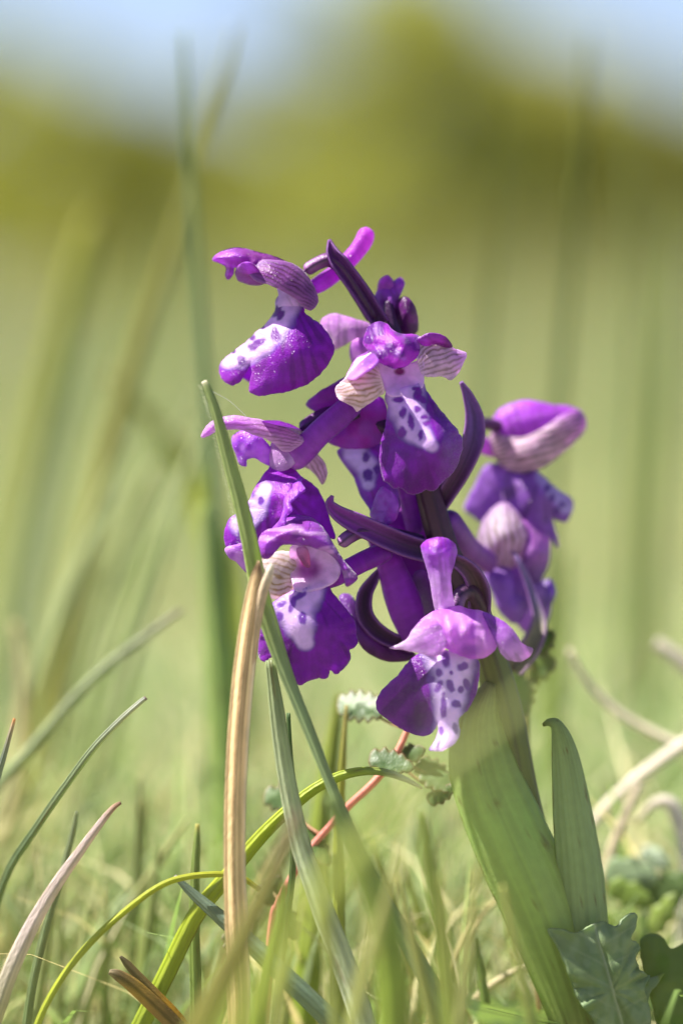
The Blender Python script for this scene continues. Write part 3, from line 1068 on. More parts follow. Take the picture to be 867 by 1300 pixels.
# ---- flower 4: below it, striped rounded hood
f = flower(650, 700, 95, 'rounded flower with an olive striped hood below the right hand flower')
tube('ovary', f, [(562, 650, 12, 16), (578, 676, 26, 17), (596, 700, 70, 17), (622, 716, 130, 15)], tcol([(0, lin(118, 50, 146)), (1, lin(140, 80, 166))]), n=24)
SHIFT = 55.0
sheet('lateral_sepal', f, [(612, 662), (622, 648), (634, 639), (646, 640), (660, 655), (668, 672), (672, 690), (668, 706), (660, 716), (648, 723), (634, 722), (620, 714), (608, 700), (607, 680)],
      [(612, 664, 88), (640, 680, 66), (668, 700, 74), (640, 640, 84), (630, 720, 84)],
      veined((640, 728), (630, 632), 34, 7, lin(200, 178, 196), lin(126, 108, 88), rim=lin(170, 120, 186), vw=0.42, tipc=lin(190, 150, 196), tip=0.9, seed=9), h=2.0, bulge=12, bw=12, back=20, seed=41)
sheet('dorsal_sepal', f, [(662, 660), (682, 672), (697, 680), (699, 694), (697, 714), (691, 730), (683, 742), (672, 736), (664, 722), (664, 706), (668, 690)],
      [(662, 662, 78), (684, 700, 70), (698, 690, 92), (684, 740, 90)], grad((684, 680), lin(196, 120, 204), (680, 738), lin(124, 76, 156), 5), h=3.2, bulge=10, bw=9, back=18, seed=42)
sheet('lip', f, [(610, 712), (628, 720), (646, 722), (652, 740), (654, 754), (666, 760), (668, 772), (662, 786), (651, 792), (640, 784), (632, 774), (624, 752), (614, 734)],
      [(612, 716, 88), (640, 730, 74), (640, 770, 70), (664, 770, 80), (650, 790, 80)], lipcol(lin(160, 106, 192), [], [], seed=5, edge=lin(150, 100, 190)), h=3.2, bulge=12, bw=10, back=12, seed=43)
sheet('petal', f, [(682, 748), (690, 738), (699, 735), (705, 748), (702, 762), (696, 772), (686, 779), (680, 766)], [(683, 750, 98), (700, 745, 100), (690, 770, 96)],
      flatcol(lin(150, 110, 186), lin(128, 84, 168)), h=3.5, bulge=9, bw=7, back=8, seed=44)
sheet('petal', f, [(640, 716), (656, 714), (672, 724), (688, 738), (698, 758), (698, 780), (688, 800), (672, 806), (658, 796), (648, 776), (642, 748)], [(644, 720, 96), (672, 750, 84), (696, 770, 100), (672, 802, 96)],
      flatcol(lin(170, 122, 192), lin(146, 100, 172), 16, 6), h=3.2, bulge=10, bw=12, back=10, seed=45)
blade('bract', None, [(650, 700, 58), (658, 712, 54), (668, 734, 54), (678, 762, 52), (684, 790, 46), (672, 822, 34), (650, 850, 20)], [2, 6, 9, 12, 16, 24, 30, 30],
      stops([(0, lin(150, 134, 190)), (0.45, lin(132, 116, 170)), (0.7, lin(132, 126, 104)), (1, lin(120, 104, 84))]), parent=f, fold=-0.55, root=False, mat=M_TUBE, cross='r', k=11, n=40, thick=0.0003, streak=0.4, sf=9, edgec=lin(140, 84, 160))

SHIFT = 0.0
# ---- flower 5: centre left, in front
f = flower(385, 715, -65, 'lowest flower on the left, open to the camera, its lip behind the straw')
tube('ovary', f, [(540, 690, 0, 9), (500, 680, -26, 9), (462, 674, -44, 9), (444, 681, -54, 8.5), (430, 692, -58, 8)], tcol([(0, DARK), (0.7, lin(110, 50, 120)), (1, lin(176, 120, 180))], 4, lin(54, 18, 56), 0.8), n=30, ribs=4, ribamp=0.08)
blade('bract', None, [(422, 629, -66), (419, 640, -66), (430, 652, -62), (452, 664, -58), (486, 680, -48), (520, 694, -30), (552, 702, -8)], [2, 12, 20, 27, 30, 30, 28],
      stops([(0, lin(160, 80, 180)), (0.12, lin(140, 50, 160)), (0.5, lin(118, 38, 138)), (0.75, lin(78, 24, 90)), (1, lin(52, 18, 54))]), parent=f, fold=-0.55, root=False, mat=M_TUBE, cross='r', k=11, n=40, thick=0.0003, streak=0.4, sf=9, edgec=lin(140, 84, 160))
tube('spur', f, [(404, 738, -56, 12), (424, 733, -50, 13), (450, 720, -42, 13), (478, 706, -34, 13), (498, 698, -28, 12)], tcol([(0, lin(150, 60, 186)), (0.5, lin(138, 40, 176)), (1, lin(126, 40, 166))]), n=26, mat=M_PETAL, wob=0.05, flat=0.85, seed=4, ribs=3, ribamp=0.07)
sheet('dorsal_sepal', f, [(328, 690), (331, 680), (340, 673), (351, 670), (357, 662), (366, 656), (378, 655), (395, 658), (408, 668), (417, 681), (424, 693), (432, 706), (440, 717), (452, 731), (450, 738), (440, 744), (437, 733), (434, 722), (426, 709),
                          (415, 700), (400, 695), (385, 692), (370, 691), (357, 692), (349, 700), (343, 707), (334, 708), (328, 700)],
      [(330, 690, -88), (343, 700, -94), (375, 672, -80), (385, 690, -98), (410, 685, -88), (445, 735, -92), (372, 656, -66), (425, 700, -88)],
      lambda x, y, d_: mix(mix(np.tile(lin(166, 70, 192), (len(x), 1)), lin(224, 176, 226), sm(0.5, 0.75, vnoise(x / 18, y / 6, 3))), lin(126, 44, 140), 0.5 * sm(0.5, 0.7, vnoise(x / 25, y / 3.5, 5))) * 0.96,
      h=1.8, bulge=12, bw=8, curl=4, crease=2, cl=11, seed=51, dmod=ridge(([(352, 674), (380, 672), (410, 688), (436, 722)], 5, 6), ([(340, 690), (352, 682), (362, 678)], 6, 6)))
sheet('lateral_sepal', f, [(332, 700), (346, 702), (360, 700), (374, 704), (380, 720), (378, 740), (366, 756), (352, 761), (340, 755), (333, 742), (329, 722)],
      [(333, 705, -62), (372, 706, -60), (350, 740, -70), (375, 738, -56), (352, 760, -62)],
      veined((384, 728), (322, 716), 36, 10, lin(216, 206, 196), lin(158, 128, 62), rim=lin(236, 226, 226), vw=0.3, seed=12), h=1.5, bulge=8, bw=10, ruffle=2, seed=52)
sheet('petal', f, [(286, 696), (298, 692), (310, 690), (322, 700), (326, 716), (318, 728), (310, 724), (302, 714), (292, 708)], [(288, 698, -50), (312, 705, -56), (318, 727, -54)],
      flatcol(lin(170, 90, 196), lin(206, 150, 216), 8, 3), h=2.4, bulge=4, bw=6, seed=53)
sheet('column', f, [(369, 694), (385, 691), (402, 694), (420, 701), (431, 716), (430, 732), (420, 742), (404, 748), (388, 752), (374, 748), (369, 730), (368, 712)],
      [(370, 698, -70), (428, 712, -74), (396, 722, -52), (405, 745, -82), (374, 745, -78), (385, 692, -76)],
      lambda x, y, d_: mix(mix(np.tile(lin(236, 210, 232), (len(x), 1)), lin(190, 120, 190), 1 - sm(0.4, 1.1, np.hypot((x - 392) / 20, (y - 722) / 18))), lin(170, 60, 130), 1 - sm(0.6, 1.1, np.hypot((x - 386) / 6, (y - 706) / 15))),  # broad mauve centre is the cavity's shading painted in; the small spot is pink tissue
      h=2.3, seed=54)
sheet('column', f, [(375, 697), (384, 694), (391, 699), (394, 712), (393, 720), (387, 719), (382, 711), (375, 706)], [(376, 698, -70), (388, 704, -84), (392, 718, -74)],
      grad((376, 698), lin(196, 130, 190), (390, 716), lin(206, 110, 170), 3), h=2, bulge=5, bw=4, back=4)
sheet('lip', f, [(372, 749), (386, 748), (402, 743), (415, 742), (421, 752), (433, 766), (442, 777), (449, 789), (452, 803), (454, 817), (443, 824), (444, 834), (441, 843), (432, 852), (426, 856), (419, 851), (415, 860), (406, 860), (398, 862), (390, 864), (383, 869), (374, 867), (366, 862), (358, 852), (352, 842), (345, 834), (338, 841),
                 (331, 836), (328, 822), (330, 800), (334, 785), (342, 772), (354, 760)],
      [(375, 750, -82), (412, 744, -80), (385, 775, -98), (388, 810, -100), (420, 800, -96), (450, 810, -72), (430, 850, -76), (385, 866, -78), (350, 820, -74), (332, 830, -56), (336, 785, -70), (440, 780, -76), (360, 762, -86)],
      lipcol(lin(112, 16, 162), [(392, 752, 20), (374, 772, 27), (380, 792, 20), (388, 815, 11)],
             [(377, 747, 9, 4, -15), (358, 767, 6, 4, -20), (356, 783, 5, 7), (371, 769, 4, 11, 15), (381, 757, 8, 4, -25), (384, 785, 5, 9, -10), (394, 744, 6, 3, -30)], lin(128, 66, 176), lin(226, 200, 234), seed=6, edge=lin(128, 24, 180)),
      h=1.6, curl=4, cw=4, ruffle=3.5, rl=9, wob=1.2, wl=8, seed=55, crease=1.2)

# ---- flower 6: left, behind the green blade
f = flower(360, 590, -15, 'flower on the left with a long narrow sepal, behind the green blade')
tube('ovary', f, [(528, 560, 4, 10), (480, 540, 0, 10), (440, 524, -4, 10), (410, 528, -8, 9), (380, 546, -12, 8)], tcol([(0, DARK), (0.7, lin(74, 22, 84)), (1, lin(120, 56, 130))], 4, lin(44, 14, 46), 0.7), n=30, ribs=4)
tube('spur', f, [(366, 592, -26, 17), (384, 574, -30, 17), (408, 550, -34, 16), (432, 528, -36, 16), (456, 508, -34, 14)], tcol([(0, lin(186, 130, 210)), (0.25, lin(150, 70, 190)), (1, lin(128, 44, 172))]), n=28, mat=M_PETAL, wob=0.05, flat=0.85, seed=4, ribs=3, ribamp=0.07)
sheet('lateral_sepal', f, [(256, 555), (262, 543), (272, 534), (285, 530), (300, 528), (320, 531), (340, 536), (358, 542), (374, 550), (388, 559), (381, 565), (368, 573), (358, 572), (350, 564), (338, 557), (322, 551), (306, 546), (290, 545), (276, 547), (264, 553)],
      [(258, 553, -30), (300, 537, -42), (345, 548, -48), (384, 560, -40), (362, 572, -50)],
      veined((390, 566), (258, 550), 18, 7, lin(206, 156, 200), lin(130, 62, 110), rim=lin(226, 190, 226), tipc=lin(196, 110, 206), tip=0.55, vw=0.34, seed=14), h=1.5, bulge=7, bw=6, seed=61)
sheet('petal', f, [(294, 556), (300, 549), (312, 546), (330, 553), (343, 566), (349, 580), (344, 592), (334, 588), (324, 582), (314, 584), (313, 592), (304, 590), (300, 578), (295, 566)],
      [(296, 558, -16), (320, 566, -30), (346, 586, -20), (310, 590, -20)], flatcol(lin(150, 56, 196), lin(190, 116, 216), 9, 4), h=2.4, bulge=8, bw=7, crease=4, cl=9, seed=62, back=8)
sheet('petal', f, [(330, 536), (352, 534), (372, 540), (384, 549), (374, 556), (352, 548)], [(330, 537, -22), (360, 544, -22), (384, 550, -18)], flatcol(lin(160, 60, 190)), h=2.6, bulge=6, bw=6, back=8)
sheet('throat', f, [(344, 562), (356, 566), (370, 574), (376, 584), (366, 596), (350, 598), (342, 588)], [(346, 564, -28), (362, 582, -36), (350, 596, -34)], flatcol(lin(218, 180, 220), lin(200, 150, 206)), h=2.6, bulge=6, bw=7, back=8)
sheet('lateral_sepal', f, [(390, 572), (402, 576), (412, 588), (416, 602), (410, 615), (402, 604), (394, 596), (386, 590)], [(392, 574, -4), (408, 592, -8), (410, 614, 0)],
      veined((390, 576), (411, 612), 14, 5, lin(214, 180, 206), lin(130, 80, 100), vw=0.32), h=1.5, bulge=4, bw=6, seed=63)
sheet('lip', f, [(342, 594), (356, 588), (370, 592), (383, 606), (395, 614), (406, 626), (414, 644), (420, 664), (425, 684), (408, 678), (392, 668), (376, 660), (362, 664), (354, 676), (340, 686), (330, 694), (316, 702), (300, 698), (288, 694), (285, 680), (290, 662), (304, 648), (316, 636), (326, 616)],
      [(345, 594, -30), (380, 610, -30), (420, 670, -28), (360, 625, -56), (362, 655, -52), (340, 650, -54), (300, 680, -44), (288, 690, -38), (316, 640, -42), (330, 685, -50), (395, 650, -34)],
      lipcol(lin(138, 40, 186), [(338, 620, 8), (326, 645, 15), (306, 668, 14)], [(318, 660, 4, 7), (332, 636, 4, 6), (306, 676, 4, 5)], lin(130, 50, 180), lin(230, 206, 240), seed=7, edge=lin(150, 50, 190)),
      h=1.6, bulge=3, ruffle=3, wob=0.8, seed=64, crease=1.5,
      dmod=lambda x, y, dist: -12 * np.exp(-((x - (366 + (y - 640) * -0.25)) / 9.0) ** 2) * sm(595, 620, y) * (1 - sm(655, 668, y)))
sheet('lip', f, [(383, 607), (372, 616), (362, 632), (360, 648), (355, 662), (346, 672), (352, 676), (362, 668), (364, 656), (372, 648), (370, 638), (380, 628), (388, 622), (383, 614)],
      [(383, 608, -48), (362, 640, -76), (350, 672, -72), (375, 635, -80)], flatcol(lin(150, 56, 186), lin(176, 90, 206), 5, 9), h=2, bulge=3, bw=4, crease=3, cl=6, seed=65)

# ---- flower 7: behind, between flowers 2 and 6
f = flower(455, 560, 30, 'flower at the back, half hidden between the others, its spotted lip hanging down')
sheet('dorsal_sepal', f, [(388, 514), (396, 504), (410, 494), (424, 486), (440, 478), (456, 484), (462, 500), (450, 514), (432, 520), (418, 526), (408, 534), (402, 526), (395, 520)],
      [(390, 514, 6), (430, 500, -10), (460, 490, 0), (408, 530, 0)], flatcol(lin(150, 50, 180), lin(116, 30, 150), 12, 5, lin(180, 90, 200)), h=2.5, bulge=10, bw=9, back=12, crease=5, seed=71)
sheet('petal', f, [(456, 500), (474, 500), (488, 508), (493, 530), (490, 552), (478, 566), (458, 570), (438, 570), (420, 564), (410, 556), (426, 546), (444, 534), (452, 516)],
      [(460, 505, -6), (488, 530, 0), (450, 565, 2), (414, 557, 8), (468, 540, -8)], flatcol(lin(140, 36, 170), lin(162, 62, 190), 16, 6), h=2.6, bulge=8, bw=10, back=10, seed=72)
sheet('lip', f, [(428, 574), (438, 566), (450, 566), (464, 560), (480, 560), (488, 576), (496, 600), (504, 622), (508, 642), (500, 658), (486, 664), (474, 656), (468, 644), (458, 630), (452, 612), (444, 598), (436, 588)],
      [(430, 576, 20), (452, 580, 8), (486, 580, 0), (480, 615, -14), (505, 640, -4), (480, 660, -8), (455, 612, 6)],
      lipcol(lin(128, 40, 176), [(450, 574, 16), (466, 592, 15), (468, 614, 9)], [(465, 580, 5, 7), (467, 604, 7, 8, -20), (478, 596, 4, 7)], lin(110, 50, 160), lin(214, 196, 232), seed=8, edge=lin(170, 100, 200)), h=2.3, bulge=3, seed=73, crease=3)
sheet('lip', f, [(478, 628), (486, 618), (496, 622), (504, 632), (506, 648), (500, 662), (488, 668), (476, 662), (470, 654), (474, 640)],
      [(478, 630, -22), (492, 642, -36), (486, 666, -28)], flatcol(lin(150, 54, 186), lin(180, 94, 208), 5, 2), h=2.1, bulge=5, bw=6, seed=74)  # lower part of the lip, its sunlit sparkle painted as lighter purple
tube('spur', f, [(496, 560, 16, 12), (508, 596, 14, 13), (520, 640, 18, 13), (528, 680, 26, 12)], tcol([(0, lin(146, 56, 180)), (1, lin(136, 60, 178))]), n=24, mat=M_PETAL, wob=0.05, flat=0.85, seed=4, ribs=3, ribamp=0.07)

sheet('petal', f, [(468, 664), (486, 648), (510, 640), (530, 650), (544, 684), (546, 720), (536, 752), (518, 764), (498, 748), (480, 718), (468, 690)], [(470, 670, 40), (510, 700, 24), (544, 700, 36), (520, 760, 36)],
      flatcol(lin(138, 44, 172), lin(112, 28, 150), 15, 8), h=3, bulge=8, bw=12, back=6, seed=75)

# ---- flower 8: behind the top, a pale sepal and a dark bud
f = flower(500, 390, 30, 'half open bud and pale sepal behind the top of the stem')
tube('spur', f, [(498, 410, 22, 9), (490, 392, 22, 9), (489, 374, 20, 10), (494, 358, 18, 12), (498, 354, 18, 11)], tcol([(0, lin(150, 70, 170)), (0.5, lin(176, 96, 200)), (1, lin(152, 50, 184))]), n=24, mat=M_PETAL, wob=0.05, flat=0.85, seed=4, ribs=3, ribamp=0.07)
sheet('petal', f, [(475, 380), (479, 368), (487, 360), (497, 358), (508, 352), (514, 360), (508, 374), (502, 390), (498, 402), (488, 404), (480, 394)], [(478, 380, 18), (492, 380, 8), (510, 358, 18), (490, 402, 14)],
      grad((480, 366), lin(170, 66, 200), (496, 400), lin(150, 80, 170), 3), h=2.2, bulge=8, bw=6, back=8, crease=4, cl=8, seed=81)
sheet('dorsal_sepal', f, [(499, 392), (504, 381), (513, 376), (522, 381), (528, 392), (531, 406), (530, 420), (521, 428), (508, 426), (500, 414)], [(502, 400, 16), (516, 400, 2), (529, 410, 14), (514, 426, 14)],
      flatcol(lin(104, 24, 134), lin(78, 16, 100), 9, 4), h=2.2, bulge=12, bw=9, back=14, seed=82)
sheet('lateral_sepal', f, [(407, 411), (414, 402), (425, 398), (440, 402), (456, 407), (470, 412), (474, 422), (462, 428), (448, 432), (434, 440), (424, 444), (416, 432)], [(408, 411, 40), (440, 415, 26), (472, 420, 24), (424, 442, 34)],
      grad((440, 400), lin(212, 150, 218), (440, 440), lin(234, 208, 222), 3), h=2.5, bulge=8, bw=8, curl=-3, seed=83)
sheet('petal', f, [(444, 438), (452, 430), (466, 430), (474, 446), (468, 462), (452, 466), (444, 454)], [(446, 440, 22), (460, 446, 14), (466, 462, 16)], flatcol(lin(206, 140, 208), lin(180, 100, 196), 8), h=2.6, bulge=7, bw=7, back=8)

# ---- flower 9: dark curled flower left of the stem, low
f = flower(490, 780, 10, 'dark curled flower in shade below the middle of the spike')
tube('spur', f, [(488, 700, -4, 15), (498, 730, -6, 19), (510, 765, -6, 22), (522, 800, -2, 19), (530, 826, 2, 12)], tcol([(0, lin(156, 64, 190)), (0.4, lin(146, 56, 184)), (1, lin(130, 60, 170))]), n=30, k=20, mat=M_PETAL, wob=0.05, flat=0.85, seed=4, ribs=3, ribamp=0.07)
blade('bract', None, [(482, 722, -10), (474, 736, -14), (463, 756, -16), (464, 782, -16), (482, 804, -12), (510, 816, -6), (540, 812, 2)], [3, 13, 20, 22, 22, 18, 14],
      stops([(0, lin(96, 40, 116)), (0.3, lin(62, 22, 66)), (1, lin(56, 22, 52))]), parent=f, fold=-0.55, root=False, mat=M_TUBE, cross='r', k=11, n=40, thick=0.0003, streak=0.4, sf=9, edgec=lin(140, 84, 160))
sheet('petal', f, [(431, 760), (436, 754), (445, 756), (452, 766), (456, 784), (466, 800), (484, 812), (504, 820), (526, 830), (520, 838), (500, 840), (480, 836), (462, 824), (450, 806), (442, 786)],
      [(433, 760, 0), (448, 780, -8), (470, 815, -10), (520, 836, 0)], grad((436, 760), lin(140, 78, 168), (500, 830), lin(86, 36, 100), 3), h=2.6, bulge=6, bw=6, seed=91)
sheet('petal', f, [(524, 730), (538, 724), (552, 740), (562, 768), (556, 792), (540, 800), (528, 780), (522, 756)], [(526, 732, 14), (542, 760, 6), (552, 790, 10)], flatcol(lin(120, 46, 160), lin(104, 34, 142), 14), h=3.2, bulge=6, bw=9, back=8)

# ---- flower 10: lowest, in front
f = flower(575, 830, -75, 'lowest flower in front with a pale pink hood and a white spotted lip')
blade('bract', None, [(546, 712, -74), (560, 709, -78), (580, 713, -74), (598, 728, -62), (608, 752, -48), (608, 782, -32), (612, 812, -14)], [5, 12, 18, 25, 30, 30, 28],
      stops([(0, lin(110, 50, 130)), (0.25, lin(86, 46, 84)), (0.6, lin(86, 60, 64)), (1, lin(78, 60, 58))]), parent=f, fold=-0.55, root=False, mat=M_TUBE, cross='r', k=11, n=40, thick=0.0003, streak=0.4, sf=9, edgec=lin(140, 84, 160))
tube('ovary', f, [(618, 810, -10, 11), (612, 776, -30, 11), (598, 752, -46, 11), (584, 756, -58, 10), (578, 776, -66, 9)], tcol([(0, lin(70, 46, 52)), (0.6, lin(80, 50, 72)), (1, lin(150, 100, 160))], 4, lin(44, 24, 44), 0.7), n=26)
sheet('spur', f, [(534, 694), (540, 686), (552, 682), (566, 683), (577, 690), (580, 701), (577, 714), (573, 730), (574, 752), (577, 774), (572, 786), (558, 788), (551, 772), (547, 750), (543, 728), (537, 710)],
      [(536, 695, -88), (556, 696, -104), (578, 700, -88), (560, 740, -92), (564, 785, -76), (546, 740, -84), (576, 740, -82)],
      grad((556, 690), lin(160, 62, 192), (566, 780), lin(226, 190, 230), 4), h=1.8, bulge=13, bw=9, back=16, seed=105, crease=1.5, cl=8, dmod=ridge(([(540, 702), (556, 706), (572, 700)], 5, 5), ([(560, 712), (562, 780)], 5, 3)))
sheet('dorsal_sepal', f, [(525, 800), (532, 788), (543, 780), (555, 774), (568, 771), (582, 769), (596, 773), (610, 775), (622, 781), (630, 792), (632, 806), (630, 822), (620, 832), (604, 837), (588, 834), (574, 828), (562, 822), (548, 820), (534, 812)],
      [(528, 800, -84), (560, 790, -104), (590, 800, -116), (625, 800, -96), (600, 834, -114), (545, 818, -98), (582, 770, -84)],
      lambda x, y, d_: mix(mix(np.tile(lin(218, 152, 222), (len(x), 1)), lin(184, 96, 200), sm(0.4, 0.7, vnoise(x / 8, y / 22, 3)) * 0.8), lin(120, 40, 150), 0.6 * (1 - sm(0.3, 1.0, np.hypot((x - 596) / 24, (y - 826) / 12)))),
      h=1.8, bulge=9, bw=7, back=14, crease=2, cl=10, seed=101, dmod=ridge(([(566, 776), (572, 800), (574, 826)], 7, 9), ([(604, 778), (616, 800), (620, 826)], 6, 7), ([(585, 772), (592, 800)], 5, 4)))
sheet('lateral_sepal', f, [(494, 823), (506, 818), (516, 812), (524, 800), (533, 790), (546, 784), (558, 792), (566, 808), (566, 822), (556, 832), (544, 832), (530, 829), (514, 825)],
      [(496, 823, -94), (530, 808, -110), (560, 800, -116), (550, 830, -118)], grad((500, 822), lin(238, 212, 238), (556, 800), lin(214, 150, 220), 4), h=2.2, bulge=6, bw=8, curl=-2, seed=102)
sheet('lateral_sepal', f, [(612, 778), (630, 784), (644, 793), (653, 803), (660, 814), (668, 820), (676, 824), (672, 833), (660, 840), (646, 838), (636, 830), (630, 818), (622, 800)],
      [(614, 780, -98), (645, 810, -112), (675, 826, -98), (650, 838, -112), (630, 820, -112)], grad((630, 790), lin(166, 84, 190), (664, 832), lin(226, 176, 226), 5), h=2.2, bulge=5, bw=8, curl=-2, seed=103)
sheet('lip', f, [(540, 828), (526, 834), (516, 844), (507, 855), (494, 868), (482, 881), (478, 893), (481, 903), (490, 911), (500, 918), (510, 925), (522, 931), (532, 934), (544, 933), (552, 926), (556, 918), (556, 930), (551, 943), (545, 952), (556, 953), (568, 950), (578, 942), (583, 930), (581, 914),
                 (588, 906), (596, 896), (602, 884), (606, 868), (608, 852), (604, 836), (585, 828), (562, 826)],
      [(545, 830, -96), (600, 836, -96), (570, 850, -114), (572, 900, -118), (560, 950, -124), (580, 935, -116), (520, 880, -84), (482, 892, -56), (530, 930, -70), (545, 880, -108), (604, 870, -86), (590, 900, -98), (508, 856, -78), (553, 915, -104)],
      lipcol(lin(100, 20, 148), [(570, 826, 32), (574, 850, 28), (572, 880, 21), (568, 915, 16), (564, 950, 18)],
             [(566, 838, 5, 12, -10), (587, 846, 8, 5, -15), (558, 854, 4.5, 5.5), (572, 854, 2.5, 2.5), (548, 863, 5.5, 4.5, -20), (557, 872, 4, 9, 25), (571, 871, 5, 8, -20), (591, 868, 4, 9, -15), (584, 875, 4, 5), (563, 897, 4, 17), (579, 894, 6, 5.5), (561, 928, 3, 6), (577, 924, 3, 8, -10)],
             lin(140, 82, 176), lin(236, 214, 242), seed=9, edge=lin(130, 40, 180)),
      h=1.6, curl=3, cw=4, ruffle=2, wob=0.9, wl=8, seed=104, crease=1)

# ---- leaves
LG = lin(176, 200, 122)
LG2 = lin(166, 184, 134)
blade('leaf', None, [(622, 868, -12), (608, 920, -22), (616, 985, -32), (646, 1060, -38), (686, 1150, -36), (718, 1240, -26), (744, 1330, -10), (752, 1402, 4)], [12, 66, 96, 108, 114, 108, 88, 70, 56],
      stops([(0, lin(160, 160, 110)), (0.1, lin(170, 178, 108)), (0.4, LG), (1, lin(176, 186, 110))]), parent=ORCHID, fold=0.72, root=False, mat=M_LEAF, cross='r', k=33, n=60, thick=0.0005, streak=0.12, sf=13, specks=0.5)
blade('leaf', None, [(690, 920, -40), (698, 917, -46), (708, 924, -46), (718, 960, -40), (728, 1030, -36), (738, 1110, -32), (744, 1190, -28), (750, 1290, -16), (754, 1400, 4)], [1, 7, 16, 36, 54, 66, 70, 66, 50],
      stops([(0, lin(110, 120, 50)), (0.06, lin(140, 158, 96)), (0.5, LG2), (1, LG2)]), parent=ORCHID, fold=0.6, root=False, mat=M_LEAF, cross='r', k=29, n=60, thick=0.0005, streak=0.11, sf=11, specks=0.7, twist=0.25)
# ------------------------------------------------------------------ grass blades, straws and small plants round the orchid
G1, G2, G3 = lin(120, 140, 72), lin(104, 130, 84), lin(140, 156, 60)
BG, SILV = lin(126, 146, 112), lin(168, 172, 160)
YEL = lin(176, 176, 50)
ST1, ST2, STW = lin(230, 200, 150), lin(176, 130, 74), lin(232, 222, 204)
BRN = lin(120, 84, 54)
GRP = 'grass blades round the orchid'
GRB = 'tall soft grass blades far behind the orchid'
GRF = 'soft foreground grass blades'

o = blade('grass_blade', 'hairy green grass blade with white tip crossing the left flowers', [(259, 484, -118), (264, 494, -120), (276, 528, -122), (290, 580, -122), (305, 635, -122), (318, 690, -120), (328, 740, -112), (342, 790, -112), (362, 850, -114), (390, 920, -118), (422, 1000, -124), (462, 1090, -130), (510, 1180, -134)],
          [7, 11, 17, 21, 24, 25, 17, 15, 20, 27, 34, 38, 38], stops([(0, lin(236, 226, 216)), (0.02, lin(200, 200, 170)), (0.05, lin(160, 174, 116)), (0.35, lin(164, 180, 112)), (0.5, lin(160, 176, 130)), (1, lin(150, 168, 120))]), group=GRP, fold=0.55, n=70, twist=[0.1, 0.15, 0.2, 0.3, 0.5, 0.55, 0.5], k=7)
# bristles along its edge
V, F = [], []
r = np.random.default_rng(5)
edge = spline([(255, 492, -120), (266, 528, -121), (278, 580, -121), (292, 635, -121), (303, 690, -119)], 46)
edge2 = spline([(272, 500, -119), (287, 530, -120), (302, 580, -120), (318, 640, -120), (327, 690, -118)], 40)
for e_, sg in ((edge, -1), (edge2, 1)):
    for q in e_:
        ln = r.uniform(2.5, 6.5) * (1 if sg < 0 else 0.6)
        a = P([q + np.array([-sg * 1.5, 0, 0])])[0]
        b = P([q + np.array([sg * ln * 0.8, -ln * 0.7, r.uniform(-3, 3)])])[0]
        i0 = len(V)
        for k3 in range(3):
            V.append(a + np.array([math.cos(k3 * 2.1), math.sin(k3 * 2.1), 0.3]) * 0.00005)
        V.append(b)
        F += [[i0, i0 + 1, i0 + 3], [i0 + 1, i0 + 2, i0 + 3], [i0 + 2, i0, i0 + 3]]
make('bristles', V, F, M_BLADE, o, None, np.tile(lin(214, 214, 190), (len(V), 1)), np.zeros((len(V), 2)))

straw = empty('dry_straw', P([[302, 1400, -130]])[0])
tag(straw, 'upright folded golden brown straw wrapped round the green blade at its top', 'straw')
blade('stalk', None, [(329, 712, -138), (326, 735, -136), (319, 780, -136), (310, 850, -138), (303, 930, -140), (299, 1010, -140), (298, 1090, -138), (300, 1170, -136), (303, 1260, -132), (302, 1400, -130)],
      [3, 18, 25, 28, 28, 28, 28, 30, 30, 28], lambda t: mix(mix(np.tile(ST1, (len(t), 1)), lin(96, 74, 58), 0.8 * np.exp(-((t - 0.05) / 0.05) ** 2)), lin(150, 116, 78), sm(0.75, 1, t) * 0.6), parent=straw, fold=0.5, mat=M_DRY, n=60, k=31, root=False, streak=0.6, thick=0.0003, sf=9)
blade('husk', None, [(346, 716, -140), (340, 732, -140), (332, 758, -140), (325, 800, -137), (318, 860, -136), (312, 940, -136)], [5, 14, 14, 12, 10, 6], stops([(0, STW), (0.3, lin(214, 190, 158)), (1, lin(224, 190, 140))]), parent=straw, fold=0.6, mat=M_DRY, n=30, root=False, streak=0.3)

o = bpy.data.objects['stalk']
at = o.data.color_attributes['Col']
nv = len(at.data)
buf = np.zeros(nv * 4)
at.data.foreach_get('color', buf)
buf = buf.reshape(-1, 4)
uu = np.tile(np.linspace(-1, 1, 31), nv // 31)
for u0, w0, am in ((-0.78, 0.09, 0.55), (-0.16, 0.10, 0.75), (0.3, 0.06, 0.5)):
    m = am * np.exp(-((uu - u0) / w0) ** 2)
    buf[:, :3] = buf[:, :3] * (1 - m[:, None]) + lin(120, 76, 36) * m[:, None]
m = 0.6 * sm(0.6, 0.9, uu)
buf[:, :3] = buf[:, :3] * (1 - m[:, None]) + lin(240, 222, 194) * m[:, None]
at.data.foreach_set('color', buf.ravel())

